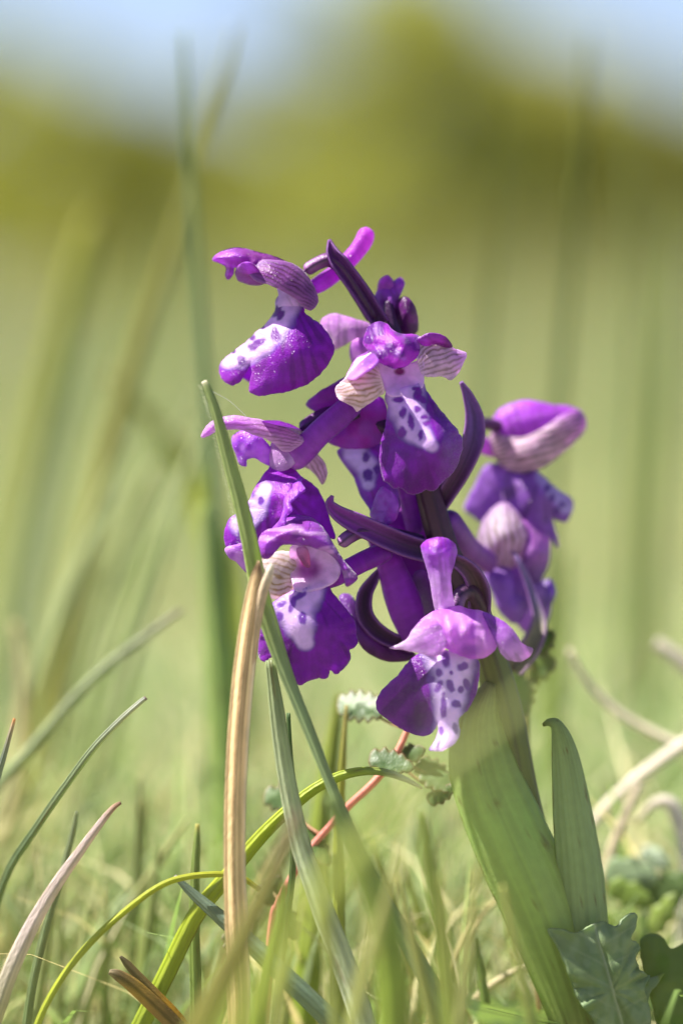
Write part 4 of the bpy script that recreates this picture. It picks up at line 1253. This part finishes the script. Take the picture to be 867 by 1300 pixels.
B = [
    # label, path tip->root, widths, colour stops, extra
    ('pale grass blade hanging just right of the golden straw', [(343, 838, -96), (350, 890, -98), (358, 950, -100), (368, 1010, -104), (384, 1080, -110), (412, 1160, -116), (446, 1250, -120), (470, 1330, -120)], [12, 20, 23, 26, 30, 32, 30, 28],
     [(0, lin(150, 162, 120)), (0.4, lin(186, 194, 160)), (0.7, lin(206, 212, 190)), (1, lin(160, 176, 120))], dict(fold=0.35)),
    ('thin dark green stem behind the pale blade right of the straw', [(366, 905, -40), (368, 950, -40), (372, 1010, -40), (372, 1100, -40), (360, 1200, -36)], [5, 8, 9, 9, 9], [(0, G2), (1, lin(96, 120, 60))], {}),
    ('arching yellow green blade with a whitened tip left of the orchid stem', [(536, 1001, -64), (516, 990, -66), (490, 981, -68), (462, 979, -68), (430, 986, -66), (396, 1004, -64), (360, 1034, -60), (326, 1068, -56), (290, 1112, -50), (250, 1160, -44), (215, 1230, -40)], [3, 9, 12, 15, 18, 22, 25, 26, 26, 26],
     [(0, STW), (0.08, lin(206, 206, 186)), (0.16, lin(140, 158, 80)), (0.3, lin(156, 170, 44)), (0.6, lin(166, 178, 40)), (1, lin(130, 150, 50))], dict(fold=0.7)),
    ('thin wiry yellow green blade arching at the lower left in front of dark grass', [(330, 1130, -70), (305, 1113, -72), (280, 1110, -76), (240, 1113, -80), (205, 1124, -84), (165, 1152, -90), (120, 1192, -94), (80, 1240, -98), (48, 1300, -100), (30, 1370, -100)], [7, 8, 9, 9, 9.5, 10, 10, 10, 11],
     [(0, YEL), (0.5, lin(172, 178, 54)), (1, lin(166, 176, 60))], dict(fold=0.9)),
    ('stiff silvery tipped blade slanting up at the left', [(186, 886, -62), (176, 894, -60), (150, 918, -54), (118, 952, -44), (84, 998, -30), (48, 1050, -10), (10, 1110, 20), (-20, 1200, 40)], [6, 9, 11, 12, 13, 14, 15, 16],
     [(0, lin(150, 110, 120)), (0.02, SILV), (0.12, lin(184, 186, 174)), (0.3, lin(140, 154, 118)), (0.5, lin(112, 132, 94)), (1, lin(136, 152, 104))], dict(fold=0.8, twist=0.4)),
    ('withered mauve brown blade with a curled tip at the lower left', [(154, 1019, -74), (144, 1026, -76), (126, 1048, -80), (100, 1084, -88), (68, 1130, -98), (36, 1186, -106), (8, 1250, -112), (-18, 1330, -112)], [4, 8, 12, 17, 22, 25, 26, 26],
     [(0, lin(150, 110, 90)), (0.1, lin(180, 142, 120)), (0.2, lin(200, 176, 168)), (0.55, lin(206, 188, 180)), (0.75, lin(176, 172, 130)), (1, lin(150, 164, 100))], dict(fold=0.6, mat=M_DRY, twist=0.25)),
    ('short grey tip with an orange end at the left edge', [(19, 912, -50), (15, 926, -50), (6, 958, -48), (-6, 1000, -44), (-20, 1070, -40)], [3, 8, 12, 13, 14], [(0, lin(220, 160, 100)), (0.08, lin(190, 170, 150)), (0.2, lin(130, 140, 126)), (1, lin(112, 130, 92))], {}),
    ('soft grey green blade rising to the right across the left edge', [(232, 774, 340), (214, 786, 340), (180, 812, 335), (140, 842, 330), (96, 884, 320), (40, 950, 300), (-20, 1020, 280), (-60, 1100, 270)], [6, 10, 13, 14, 15, 16, 17, 17], [(0, lin(170, 160, 140)), (0.2, lin(156, 166, 126)), (1, lin(156, 172, 100))], {}),
    ('dark thin blade hanging at the lower left beside the withered one', [(98, 1030, 20), (92, 1060, 18), (76, 1120, 10), (58, 1180, 0), (40, 1260, -10), (30, 1340, -10)], [4, 8, 10, 11, 12, 12], [(0, lin(140, 148, 116)), (1, lin(110, 134, 80))], {}),
    ('blue green blade slanting down right below the golden straw', [(222, 1112, -60), (240, 1130, -66), (272, 1158, -78), (312, 1192, -90), (358, 1236, -100), (410, 1286, -108), (460, 1340, -110)], [4, 14, 22, 26, 28, 28, 28], [(0, lin(150, 140, 140)), (0.06, lin(96, 112, 96)), (0.4, lin(128, 148, 128)), (1, lin(110, 136, 100))], dict(fold=0.5)),
    ('short upright green blade left of the golden straw near the bottom', [(251, 1046, 10), (250, 1070, 6), (248, 1110, 0), (247, 1180, -10), (249, 1260, -16), (252, 1350, -16)], [5, 10, 13, 15, 17, 18], [(0, lin(196, 186, 110)), (0.1, lin(140, 156, 84)), (1, lin(110, 136, 60))], {}),
    ('thick soft brownish green blade leaning in front of the straw base', [(378, 1030, -560), (366, 1060, -560), (346, 1110, -560), (318, 1170, -560), (284, 1240, -560), (250, 1310, -560), (220, 1390, -560)], [10, 22, 30, 36, 38, 38, 38], [(0, lin(150, 128, 110)), (0.25, lin(140, 134, 74)), (1, lin(150, 150, 56))], dict(fold=0.6)),
    ('bright green blade standing right of the thick brownish one at the bottom', [(362, 1120, -300), (356, 1160, -300), (344, 1210, -300), (334, 1260, -300), (326, 1330, -300)], [8, 16, 22, 25, 25], [(0, lin(130, 146, 60)), (1, lin(130, 156, 36))], {}),
    ('wide dark green blade in the bottom centre below the arching tip', [(416, 1010, -420), (440, 1060, -420), (466, 1110, -420), (486, 1170, -420), (496, 1240, -420), (500, 1320, -420), (500, 1400, -420)], [14, 30, 38, 42, 42, 42, 40], [(0, lin(130, 150, 90)), (0.5, lin(146, 164, 70)), (1, lin(146, 166, 64))], dict(fold=0.5)),
    ('blurred yellow blade slanting down left in front of the broad leaf', [(716, 838, -1150), (660, 890, -1150), (600, 940, -1150), (545, 985, -1150), (490, 1040, -1150), (440, 1095, -1150), (390, 1160, -1150), (340, 1240, -1150)], [5, 16, 26, 32, 34, 36, 36, 34], [(0, lin(180, 186, 120)), (0.4, lin(180, 190, 90)), (1, lin(178, 188, 80))], dict(group=GRF)),
    ('soft green blade below the lowest flower, leaning to the right', [(536, 1030, -380), (544, 1090, -380), (556, 1160, -380), (566, 1240, -380), (576, 1330, -380)], [10, 22, 28, 30, 30], [(0, lin(150, 164, 80)), (1, lin(128, 150, 60))], dict(group=GRF)),
    ('slim fresh blade standing under the broad leaf near the bottom', [(604, 1190, 60), (608, 1220, 56), (614, 1260, 50), (620, 1310, 44), (624, 1370, 40)], [4, 10, 14, 16, 16], [(0, lin(130, 150, 80)), (1, lin(110, 138, 60))], {}),
    ('yellow green upright blade right of the arching blade tip', [(440, 895, 60), (436, 950, 56), (432, 1020, 50), (430, 1100, 40), (430, 1200, 30)], [4, 12, 18, 22, 24], [(0, lin(190, 180, 120)), (0.2, lin(164, 168, 70)), (1, lin(140, 156, 50))], {}),
    ('wide bright green blade behind the red stem, leaning left', [(430, 880, 260), (424, 930, 250), (414, 1000, 240), (404, 1080, 230), (396, 1180, 220)], [8, 26, 34, 38, 40], [(0, lin(150, 160, 70)), (1, lin(132, 156, 46))], {}),
    ('broad pale blade curving out of the bottom left corner', [(190, 1120, 260), (160, 1150, 250), (130, 1200, 240), (104, 1260, 230), (84, 1340, 220)], [10, 30, 36, 36, 34], [(0, lin(170, 186, 130)), (1, lin(160, 180, 120))], dict(fold=0.3)),
    # right hand straws
    ('bleached straw curving from the upper left to the right edge', [(722, 824, 381), (734, 850, 381), (756, 880, 381), (784, 904, 381), (820, 926, 381), (858, 944, 381), (900, 960, 381), (940, 1000, 381)], [6, 10, 12, 14, 15, 15, 15, 15], [(0, lin(236, 226, 196)), (0.5, lin(240, 230, 204)), (1, STW)], dict(mat=M_DRY, fold=0.6, cat='straw', group='bleached straws on the right')),
    ('bleached straw slanting up to the right edge below the curved one', [(890, 930, 346), (860, 950, 346), (824, 976, 346), (790, 1004, 346), (756, 1040, 346), (730, 1100, 346), (715, 1180, 346)], [15, 17, 15, 13, 11, 10, 10], [(0, STW), (0.4, lin(240, 230, 208)), (1, lin(200, 186, 140))], dict(mat=M_DRY, cat='straw', group='bleached straws on the right')),
    ('short pale straw poking in at the right edge above the others', [(832, 816, 485), (850, 828, 485), (872, 846, 485), (900, 870, 485), (930, 930, 485)], [14, 22, 24, 24, 24], [(0, STW), (1, lin(220, 208, 180))], dict(mat=M_DRY, cat='straw', group='bleached straws on the right')),
    ('white arched straw at the right edge above the toothed leaf', [(806, 1046, 300), (828, 1022, 300), (850, 1020, 300), (864, 1050, 300), (872, 1100, 300), (868, 1160, 300), (860, 1220, 300), (858, 1300, 300)], [6, 14, 20, 20, 16, 15, 15, 15], [(0, lin(200, 190, 150)), (0.2, STW), (0.6, lin(240, 234, 224)), (1, lin(210, 200, 160))], dict(mat=M_DRY, cat='straw', group='bleached straws on the right')),
    ('faint pale straw leaning behind the right hand leaf', [(812, 996, 277), (796, 1030, 277), (776, 1080, 277), (760, 1140, 277), (750, 1220, 277)], [8, 14, 16, 16, 16], [(0, lin(222, 206, 180)), (1, lin(200, 190, 130))], dict(mat=M_DRY, cat='straw', group='bleached straws on the right')),
    ('thin straw lying across the grass below the broad leaf', [(668, 1226, 90), (640, 1240, 96), (610, 1262, 100), (580, 1290, 104), (560, 1340, 104)], [5, 9, 10, 10, 10], [(0, lin(220, 206, 170)), (1, lin(190, 176, 120))], dict(mat=M_DRY, cat='straw', group='bleached straws on the right')),
    ('thin straw leaning right between the broad leaf and centre blades', [(632, 1140, 190), (610, 1165, 190), (586, 1200, 190), (560, 1250, 190), (545, 1320, 190)], [5, 9, 11, 11, 11], [(0, lin(214, 200, 150)), (1, lin(190, 180, 110))], dict(mat=M_DRY, cat='straw', group='bleached straws on the right')),
    # tall soft blades behind
    ('tall grey green pair-left blade rising through the skyline dip', [(232, 40, 700), (236, 120, 700), (242, 220, 700), (250, 330, 700), (258, 450, 690), (268, 580, 680), (280, 740, 660), (292, 900, 640), (300, 1100, 620)], [5, 9, 12, 15, 17, 19, 22, 26, 28], [(0, lin(150, 166, 126)), (0.3, lin(128, 152, 106)), (1, lin(134, 164, 84))], dict(group=GRB)),
    ('tall tan green blade beside the grey green one, leaning right at its top', [(300, 30, 1000), (284, 90, 1000), (262, 150, 1000), (240, 240, 1000), (210, 340, 1000), (176, 440, 1000), (140, 570, 1000), (100, 740, 1000), (60, 920, 990), (20, 1140, 980)], [5, 10, 16, 20, 24, 28, 32, 36, 38, 38], [(0, lin(166, 166, 86)), (0.4, lin(160, 158, 88)), (0.7, lin(166, 164, 84)), (1, lin(160, 166, 80))], dict(group=GRB)),
    ('blunt yellow green blade at the upper left', [(122, 276, 1300), (112, 300, 1300), (98, 350, 1300), (80, 420, 1300), (58, 520, 1300), (30, 660, 1280), (0, 820, 1260)], [30, 36, 38, 38, 38, 36, 36], [(0, lin(176, 170, 90)), (0.1, lin(160, 162, 70)), (1, lin(138, 150, 80))], dict(group=GRB)),
    ('olive yellow blade curving down right towards the hairy green blade', [(130, 470, 900), (160, 500, 900), (200, 548, 900), (236, 600, 900), (268, 660, 890), (290, 740, 880), (300, 850, 860), (304, 1000, 840)], [8, 22, 34, 44, 46, 44, 40, 38], [(0, lin(176, 174, 120)), (0.3, lin(188, 194, 84)), (1, lin(164, 186, 80))], dict(group=GRB)),
    ('faint green blade leaning up right of the tan one at the left', [(230, 500, 800), (206, 560, 800), (180, 630, 800), (150, 720, 790), (124, 810, 780), (100, 920, 760)], [6, 14, 18, 20, 22, 22], [(0, lin(180, 188, 140)), (1, lin(160, 178, 110))], dict(group=GRB)),
    ('second faint green blade parallel below the first at the left', [(250, 590, 600), (224, 640, 600), (194, 700, 600), (166, 770, 590), (140, 850, 580), (120, 940, 570)], [5, 12, 15, 17, 18, 18], [(0, lin(166, 180, 116)), (1, lin(150, 170, 104))], dict(group=GRB)),
    ('wide pale grey green blade at the left edge', [(112, 420, 1200), (84, 520, 1200), (56, 630, 1200), (34, 740, 1190), (14, 860, 1180), (0, 1000, 1160)], [8, 24, 32, 38, 40, 40], [(0, lin(176, 188, 150)), (1, lin(172, 186, 136))], dict(group=GRB)),
    ('tall dark thin blade at the upper right of the picture', [(748, 40, 900), (742, 140, 900), (734, 240, 900), (722, 360, 900), (712, 480, 900), (700, 640, 890), (690, 820, 880)], [5, 10, 13, 15, 16, 16, 16], [(0, lin(110, 120, 60)), (1, lin(118, 134, 64))], dict(group=GRB)),
    ('thin tall blade between the orchid top and the dark thin one', [(652, 110, 1000), (640, 200, 1000), (628, 300, 1000), (618, 420, 1000), (610, 560, 990), (604, 760, 980)], [5, 9, 11, 12, 13, 13], [(0, lin(130, 134, 70)), (1, lin(130, 144, 84))], dict(group=GRB)),
    ('very faint pale blade leaning at the far upper right', [(786, 110, 1400), (800, 220, 1400), (806, 340, 1400), (806, 480, 1400), (800, 660, 1390)], [6, 14, 18, 20, 20], [(0, lin(160, 166, 100)), (1, lin(150, 164, 104))], dict(group=GRB)),
    ('pale wide blade at the right edge reaching mid height', [(858, 260, 1300), (846, 380, 1300), (836, 500, 1300), (826, 640, 1290), (820, 820, 1280)], [8, 24, 30, 32, 32], [(0, lin(150, 160, 90)), (1, lin(150, 166, 96))], dict(group=GRB)),
    ('soft tan straw crossing behind the far left flowers', [(20, 790, 500), (30, 860, 500), (28, 930, 500), (18, 1010, 490), (0, 1100, 480)], [8, 20, 24, 24, 22], [(0, lin(206, 190, 140)), (1, lin(190, 180, 120))], dict(group=GRB, mat=M_DRY)),
    ('bright green blade at the far right behind the striped flower', [(716, 700, 700), (712, 760, 700), (706, 840, 690), (700, 930, 680), (696, 1040, 670)], [8, 26, 36, 38, 38], [(0, lin(150, 164, 90)), (1, lin(132, 160, 44))], dict(group=GRB)),
    ('soft bright green blade behind the golden straw', [(262, 640, 420), (268, 740, 420), (276, 840, 410), (284, 940, 400), (290, 1060, 390), (292, 1180, 380)], [10, 30, 42, 46, 46, 44], [(0, lin(160, 178, 110)), (1, lin(144, 172, 72))], dict(group=GRB)),
]
tall0 = [q[0].startswith('tall grey green pair') for q in B].index(True)
for i, (lab, path, wd, cs, ex) in enumerate(B):
    ex = dict(ex)
    ex.setdefault('group', GRP)
    nm = 'straw' if ex.get('cat') == 'straw' else 'grass_blade'
    if ex['group'] == GRB:
        path = [(x, y, z * (1.0 if i in (tall0, tall0 + 1) else 1.4)) for x, y, z in path]
    blade(nm, lab, path, wd, stops(cs), seed=i + 3, n=44, k=9, streak=0.22, sf=4.5, specks=0.55, **ex)

ORD = ['first', 'second', 'third', 'fourth', 'fifth', 'sixth', 'seventh', 'eighth', 'ninth', 'tenth', 'eleventh', 'twelfth', 'thirteenth', 'fourteenth']


def order(lst):
    for i, (x, o) in enumerate(sorted(lst, key=lambda q: q[0])):
        o['label'] = o['label'] % ORD[i]


r = np.random.default_rng(21)
fan, tang, tang2 = [], [], []
for i in range(9):                      # a loose fan leaning right at mid left
    x0, y0 = 90 + i * 17 + r.uniform(-12, 12), r.uniform(500, 690)
    ln = r.uniform(330, 520)
    dz = r.uniform(700, 1300)
    lean = r.uniform(0.3, 0.5)
    path = [(x0 + 60 - lean * ln * t ** 0.8 * 0.9, y0 + ln * t, dz) for t in (0, 0.15, 0.35, 0.6, 0.85, 1.1)]
    wq = r.uniform(9, 17)
    fan.append((path[0][0], blade('grass_blade', 'slender blurred blade leaning right at mid left, %s from the left in the fan', path, [4, wq * .8, wq, wq, wq, wq], stops([(0, mix(lin(170, 184, 150), lin(200, 200, 146), r.uniform(0, 1))), (1, mix(lin(180, 192, 120), lin(160, 180, 120), r.uniform(0, 1)))]), group='fan of slender blades at mid left', seed=i + 70, n=26)))
for i in range(14):                     # the tangle at the bottom
    x0, y0 = r.uniform(380, 700), r.uniform(1060, 1190)
    dz = r.choice([r.uniform(150, 420), r.uniform(-520, -330)])
    lean = r.uniform(-0.35, 0.35)
    path = [(x0 - lean * 260 * t, y0 + 260 * t, dz) for t in (0, 0.2, 0.45, 0.75, 1.0)]
    wq = r.uniform(10, 22)
    tang.append((path[0][0], blade('grass_blade', 'soft green blade at the bottom centre, its tip %s from the left in the tangle', path, [4, wq * .8, wq, wq, wq], stops([(0, mix(lin(170, 176, 90), lin(196, 190, 130), r.uniform(0, 1))), (1, mix(lin(140, 164, 60), lin(150, 166, 100), r.uniform(0, 1)))]), group='tangle of blades at the bottom centre', seed=i + 90, n=24)))
for i in range(12):                     # and at the bottom left
    x0, y0 = r.uniform(-10, 250), r.uniform(930, 1180)
    dz = r.uniform(120, 500)
    lean = r.uniform(-0.2, 0.7)
    path = [(x0 - lean * 300 * t, y0 + 300 * t, dz) for t in (0, 0.2, 0.45, 0.75, 1.0)]
    wq = r.uniform(8, 20)
    tang2.append((path[0][0], blade('grass_blade', 'soft green blade at the bottom left, its tip %s from the left in the tangle', path, [4, wq * .8, wq, wq, wq], stops([(0, mix(lin(180, 176, 120), lin(150, 164, 110), r.uniform(0, 1))), (1, mix(lin(130, 154, 60), lin(140, 160, 110), r.uniform(0, 1)))]), group='tangle of blades at the bottom left', seed=i + 120, n=24)))
for q in (fan, tang, tang2):
    order(q)


# ---- blades close to the lens, far out of focus
veil = []
for i, (x0, y0, x1, dz, wq) in enumerate([(60, 800, 10, -2500, 34), (190, 1000, 150, -2700, 30), (380, 1010, 330, -2600, 34), (520, 960, 560, -2700, 30), (650, 860, 610, -2500, 26), (800, 1060, 840, -2600, 26)]):
    path = [(x0 + (x1 - x0) * t, y0 + 560 * t, dz) for t in (0, 0.2, 0.45, 0.75, 1.0)]
    veil.append((x0, blade('grass_blade', 'very soft pale blade close to the lens, %s from the left of these', path, [6, wq * .8, wq, wq, wq], stops([(0, lin(196, 196, 120)), (1, lin(190, 198, 110))]), group='blades close to the lens', seed=i + 150, n=20)))
order(veil)


# ---- burnet: red stems with toothed leaflets
def toothed(x, y, L, W, ang, teeth):
    a = math.radians(ang)
    pts = []
    m = teeth * 2
    for side in (1, -1):
        rng_ = range(m + 1) if side > 0 else range(m, -1, -1)
        for i in rng_:
            t = i / m
            wd = W * math.sin(math.pi * (0.06 + 0.9 * t) ** 0.85) ** 0.7
            wd *= 1.0 if i % 2 else 0.72
            u = (t - 0.5) * L + (0 if i % 2 else 0.02 * L)
            pts.append((x + u * math.cos(a) - side * wd * math.sin(a), y + u * math.sin(a) + side * wd * math.cos(a)))
    return pts


def leaflets(root, lst, stem):
    for i, (x, y, L, W, ang, teeth, d, c1, c2, tilt) in enumerate(lst):
        a = math.radians(ang)
        ctrl = [(x, y, d), (x + L / 2 * math.cos(a), y + L / 2 * math.sin(a), d - tilt), (x - L / 2 * math.cos(a), y - L / 2 * math.sin(a), d + tilt),
                (x - W * math.sin(a), y + W * math.cos(a), d - tilt * .7), (x + W * math.sin(a), y - W * math.cos(a), d + tilt * .9)]
        sheet('leaflet', root, toothed(x, y, L, W, ang, teeth), ctrl, lambda X, Y, ds, c1=c1, c2=c2, i=i: mix(mix(np.tile(c1, (len(X), 1)), c2, sm(0.3, 0.7, vnoise(X / 8, Y / 8, i))), lin(150, 96, 84), 0.55 * np.exp(-ds / 1.6)),
              h=2.2, bulge=2, bw=8, wob=0.3, mat=M_LEAFLET, seed=i, crease=1.2, cl=10)
        q = min(stem, key=lambda p: (p[0] - x) ** 2 + (p[1] - y) ** 2)
        tube('leaf_stalk', root, [(q[0], q[1], q[2], 2.4), ((q[0] + x) / 2, (q[1] + y) / 2 + 4, (q[2] + d) / 2 + 1, 2.0), (x, y, d + 2, 1.4)], tcol([(0, lin(196, 130, 104)), (1, lin(130, 140, 80))]), n=12, k=7)


GL, GL2, GLW = lin(74, 102, 52), lin(90, 118, 66), lin(112, 136, 88)
br = empty('burnet', P([[340, 1400, 40]])[0])
tag(br, 'small plant with a red stem and toothed grey green leaflets below the flowers', 'plant')
RED = [(330, 1400, 40, 5), (345, 1180, 30, 5), (352, 1150, 26, 5), (368, 1118, 20, 5), (392, 1080, 30, 4.5), (420, 1048, 30, 4.5), (444, 1022, 24, 4.8), (474, 994, 20, 4.8), (500, 962, 24, 4.5), (516, 930, 28, 4), (528, 905, 24, 3)]
tube('stem', br, RED,
     tcol([(0, lin(206, 130, 112)), (0.5, lin(214, 126, 112)), (1, lin(210, 140, 116))]), n=60, k=10)
leaflets(br, [(462, 897, 70, 22, 4, 6, 60, GL, GLW, 18), (496, 968, 58, 18, 14, 5, -6, GL, GL2, 12), (520, 958, 40, 15, -20, 4, 26, GLW, GL2, 8), (552, 985, 56, 20, 40, 5, 20, GL2, GLW, 14),
              (560, 1008, 40, 13, -30, 4, 10, GL, GL2, 8), (400, 1075, 56, 18, 50, 5, 30, GL, GL2, 12), (356, 1015, 44, 18, 20, 4, 60, GLW, GL2, 8), (344, 1130, 40, 16, -60, 4, 50, GLW, GL2, 8), (366, 1170, 46, 15, 70, 4, 36, GL, GL2, 10), (300, 1205, 50, 14, 60, 5, 30, GL, GL2, 8)], spline(RED, 60))
br2 = empty('burnet', P([[640, 1350, 220]])[0])
tag(br2, 'soft toothed leaves on a thin stalk behind the orchid stem, just right of it', 'plant')
ST2P = [(690, 1440, 150, 4), (680, 1200, 150, 4), (670, 1000, 145, 4), (668, 900, 140, 3.6), (674, 820, 150, 3)]
tube('stem', br2, ST2P, tcol([(0, lin(150, 110, 80)), (1, lin(120, 130, 70))]), n=30, k=8)
leaflets(br2, [(657, 880, 60, 24, 80, 5, 130, lin(74, 104, 44), GL, 12), (680, 848, 50, 22, -20, 4, 150, lin(104, 130, 50), GL, 10), (688, 818, 42, 16, -50, 4, 156, lin(74, 104, 44), GL, 10)], spline(ST2P, 40))

# ---- rosette weed, lower right
wd_ = empty('leafy_weed', P([[800, 1420, -40]])[0])
tag(wd_, 'weed with blunt toothed grey green leaves in the lower right corner', 'plant')
WL, WLW, WG = lin(128, 150, 104), lin(200, 208, 186), lin(96, 130, 36)
sheet('leaf', wd_, [(694, 1180), (712, 1180), (730, 1184), (748, 1176), (764, 1170), (782, 1176), (790, 1166), (800, 1160), (808, 1162), (806, 1176), (800, 1192), (808, 1196), (812, 1204), (806, 1216), (812, 1232), (824, 1240), (818, 1252), (820, 1268), (824, 1290), (822, 1330), (806, 1380), (790, 1390), (772, 1340), (756, 1300), (738, 1276), (726, 1250), (716, 1222), (706, 1200)],
      [(696, 1182, -60), (750, 1190, -74), (804, 1165, -40), (815, 1240, -50), (760, 1260, -84), (800, 1380, -50), (780, 1300, -74)],
      lambda X, Y, ds: mix(mix(mix(np.tile(WL, (len(X), 1)), WLW, 0.12 * sm(0.4, 0.7, vnoise(X / 6, Y / 9, 2))), lin(190, 196, 170), 0.7 * np.exp(-(np.abs((X - 758) - (Y - 1190) * 0.28) / 2.5) ** 2)), lin(164, 176, 140),
                           0.5 * np.exp(-np.minimum.reduce([seg(X, Y, [(761 + k * 8, 1200 + k * 28, 1.6), (761 + k * 8 + s * 46, 1200 + k * 28 - 26, 0.8)]) for k in range(-1, 6) for s in (-1, 1)]) ** 2)),
      h=2.4, bulge=10, bw=16, curl=-9, cw=9, ruffle=8, rl=18, mat=M_LEAFLET, seed=2, crease=5, cl=22, thick=0.0004, dmod=lambda X, Y, ds: 9 * np.exp(-(np.abs((X - 758) - (Y - 1190) * 0.28) / 7) ** 2))
sheet('leaf', wd_, [(812, 1196), (824, 1186), (840, 1190), (852, 1204), (872, 1196), (900, 1200), (910, 1240), (900, 1300), (880, 1380), (856, 1390), (840, 1330), (826, 1270), (816, 1230)],
      [(814, 1200, 10), (850, 1230, -10), (900, 1220, 0), (870, 1380, -30)], flatcol(WG, lin(110, 134, 60), 20, 3), h=4, bulge=5, mat=M_LEAFLET, seed=3, crease=4)
sheet('leaf', wd_, [(800, 1260), (812, 1246), (830, 1240), (842, 1236), (834, 1250), (824, 1262), (818, 1290), (806, 1300)], [(802, 1270, -40), (840, 1238, -20), (810, 1298, -50)], flatcol(lin(132, 156, 66), WL, 10, 2), h=3, bulge=3, mat=M_LEAFLET, seed=4)
sheet('leaf', wd_, [(588, 1268), (606, 1258), (630, 1262), (650, 1268), (680, 1264), (700, 1276), (720, 1300), (700, 1320), (660, 1312), (620, 1302), (600, 1290)], [(590, 1270, 30), (650, 1285, 10), (715, 1300, 10)], flatcol(GL, lin(120, 146, 60), 14, 5), h=3.5, bulge=4, mat=M_LEAFLET, seed=5, crease=4)
w2 = empty('leafy_weed', P([[830, 1330, 260]])[0])
tag(w2, 'soft small leaved weed behind the toothed one at the right', 'plant')
for i, (x, y, L, W, ang, d, c1) in enumerate([(800, 1110, 66, 24, 10, 260, lin(150, 168, 130)), (800, 1135, 60, 18, 25, 240, lin(130, 152, 70)), (842, 1160, 56, 16, -60, 220, lin(150, 168, 84)), (850, 1130, 70, 26, -25, 280, lin(110, 134, 80)), (770, 1170, 50, 14, -10, 280, lin(130, 156, 60)), (830, 1090, 40, 16, 30, 320, lin(200, 210, 190))]):
    sheet('leaf', w2, toothed(x, y, L, W, ang, 3), [(x - 20, y, d), (x + 20, y + 6, d - 14), (x, y + 18, d - 8)], flatcol(c1, c1 * 0.8, 12, i), h=4, bulge=4, mat=M_LEAFLET, seed=i)
tube('stem', w2, [(830, 1440, 250, 5), (826, 1260, 250, 5), (818, 1160, 250, 4), (820, 1100, 260, 3)], tcol([(0, GL), (1, GL)]), n=20, k=8)

# ---- withered two-pointed leaf, lower left
dl = empty('dead_leaf', P([[250, 1400, -60]])[0])
tag(dl, 'dead brown leaf split in two with yellow patches at the bottom left', 'leaf')
DBR = lin(110, 90, 60)
blade('half', None, [(139, 1234, -70), (150, 1238, -70), (170, 1252, -68), (196, 1276, -66), (226, 1306, -62), (262, 1350, -58)], [6, 15, 20, 22, 22, 18], stops([(0, lin(150, 134, 104)), (0.2, DBR), (0.45, lin(150, 118, 50)), (0.7, lin(120, 90, 50)), (1, lin(90, 80, 50))]), parent=dl, mat=M_DRY, fold=0.5, root=False, streak=0.5, n=26, k=7)
blade('half', None, [(153, 1214, -54), (162, 1224, -54), (180, 1244, -56), (204, 1268, -58), (230, 1296, -58), (266, 1346, -56)], [3, 10, 13, 13, 13, 11], stops([(0, lin(90, 80, 60)), (0.5, lin(120, 96, 50)), (0.7, lin(190, 140, 30)), (1, lin(90, 80, 50))]), parent=dl, mat=M_DRY, fold=0.6, root=False, streak=0.4, n=26, k=7)

# ---- spider silk from the green blade
tube('spider_thread', None, [(264, 494, -118, 0.28), (290, 508, -90, 0.25), (306, 522, -70, 0.25), (318, 534, -50, 0.25)], tcol([(0, lin(230, 230, 230)), (1, lin(230, 230, 230))]), n=14, k=5, mat=M_WEB, cap=False)
tag(bpy.data.objects['spider_thread'], 'fine spider thread from the white tipped blade to the left flower', 'thread')
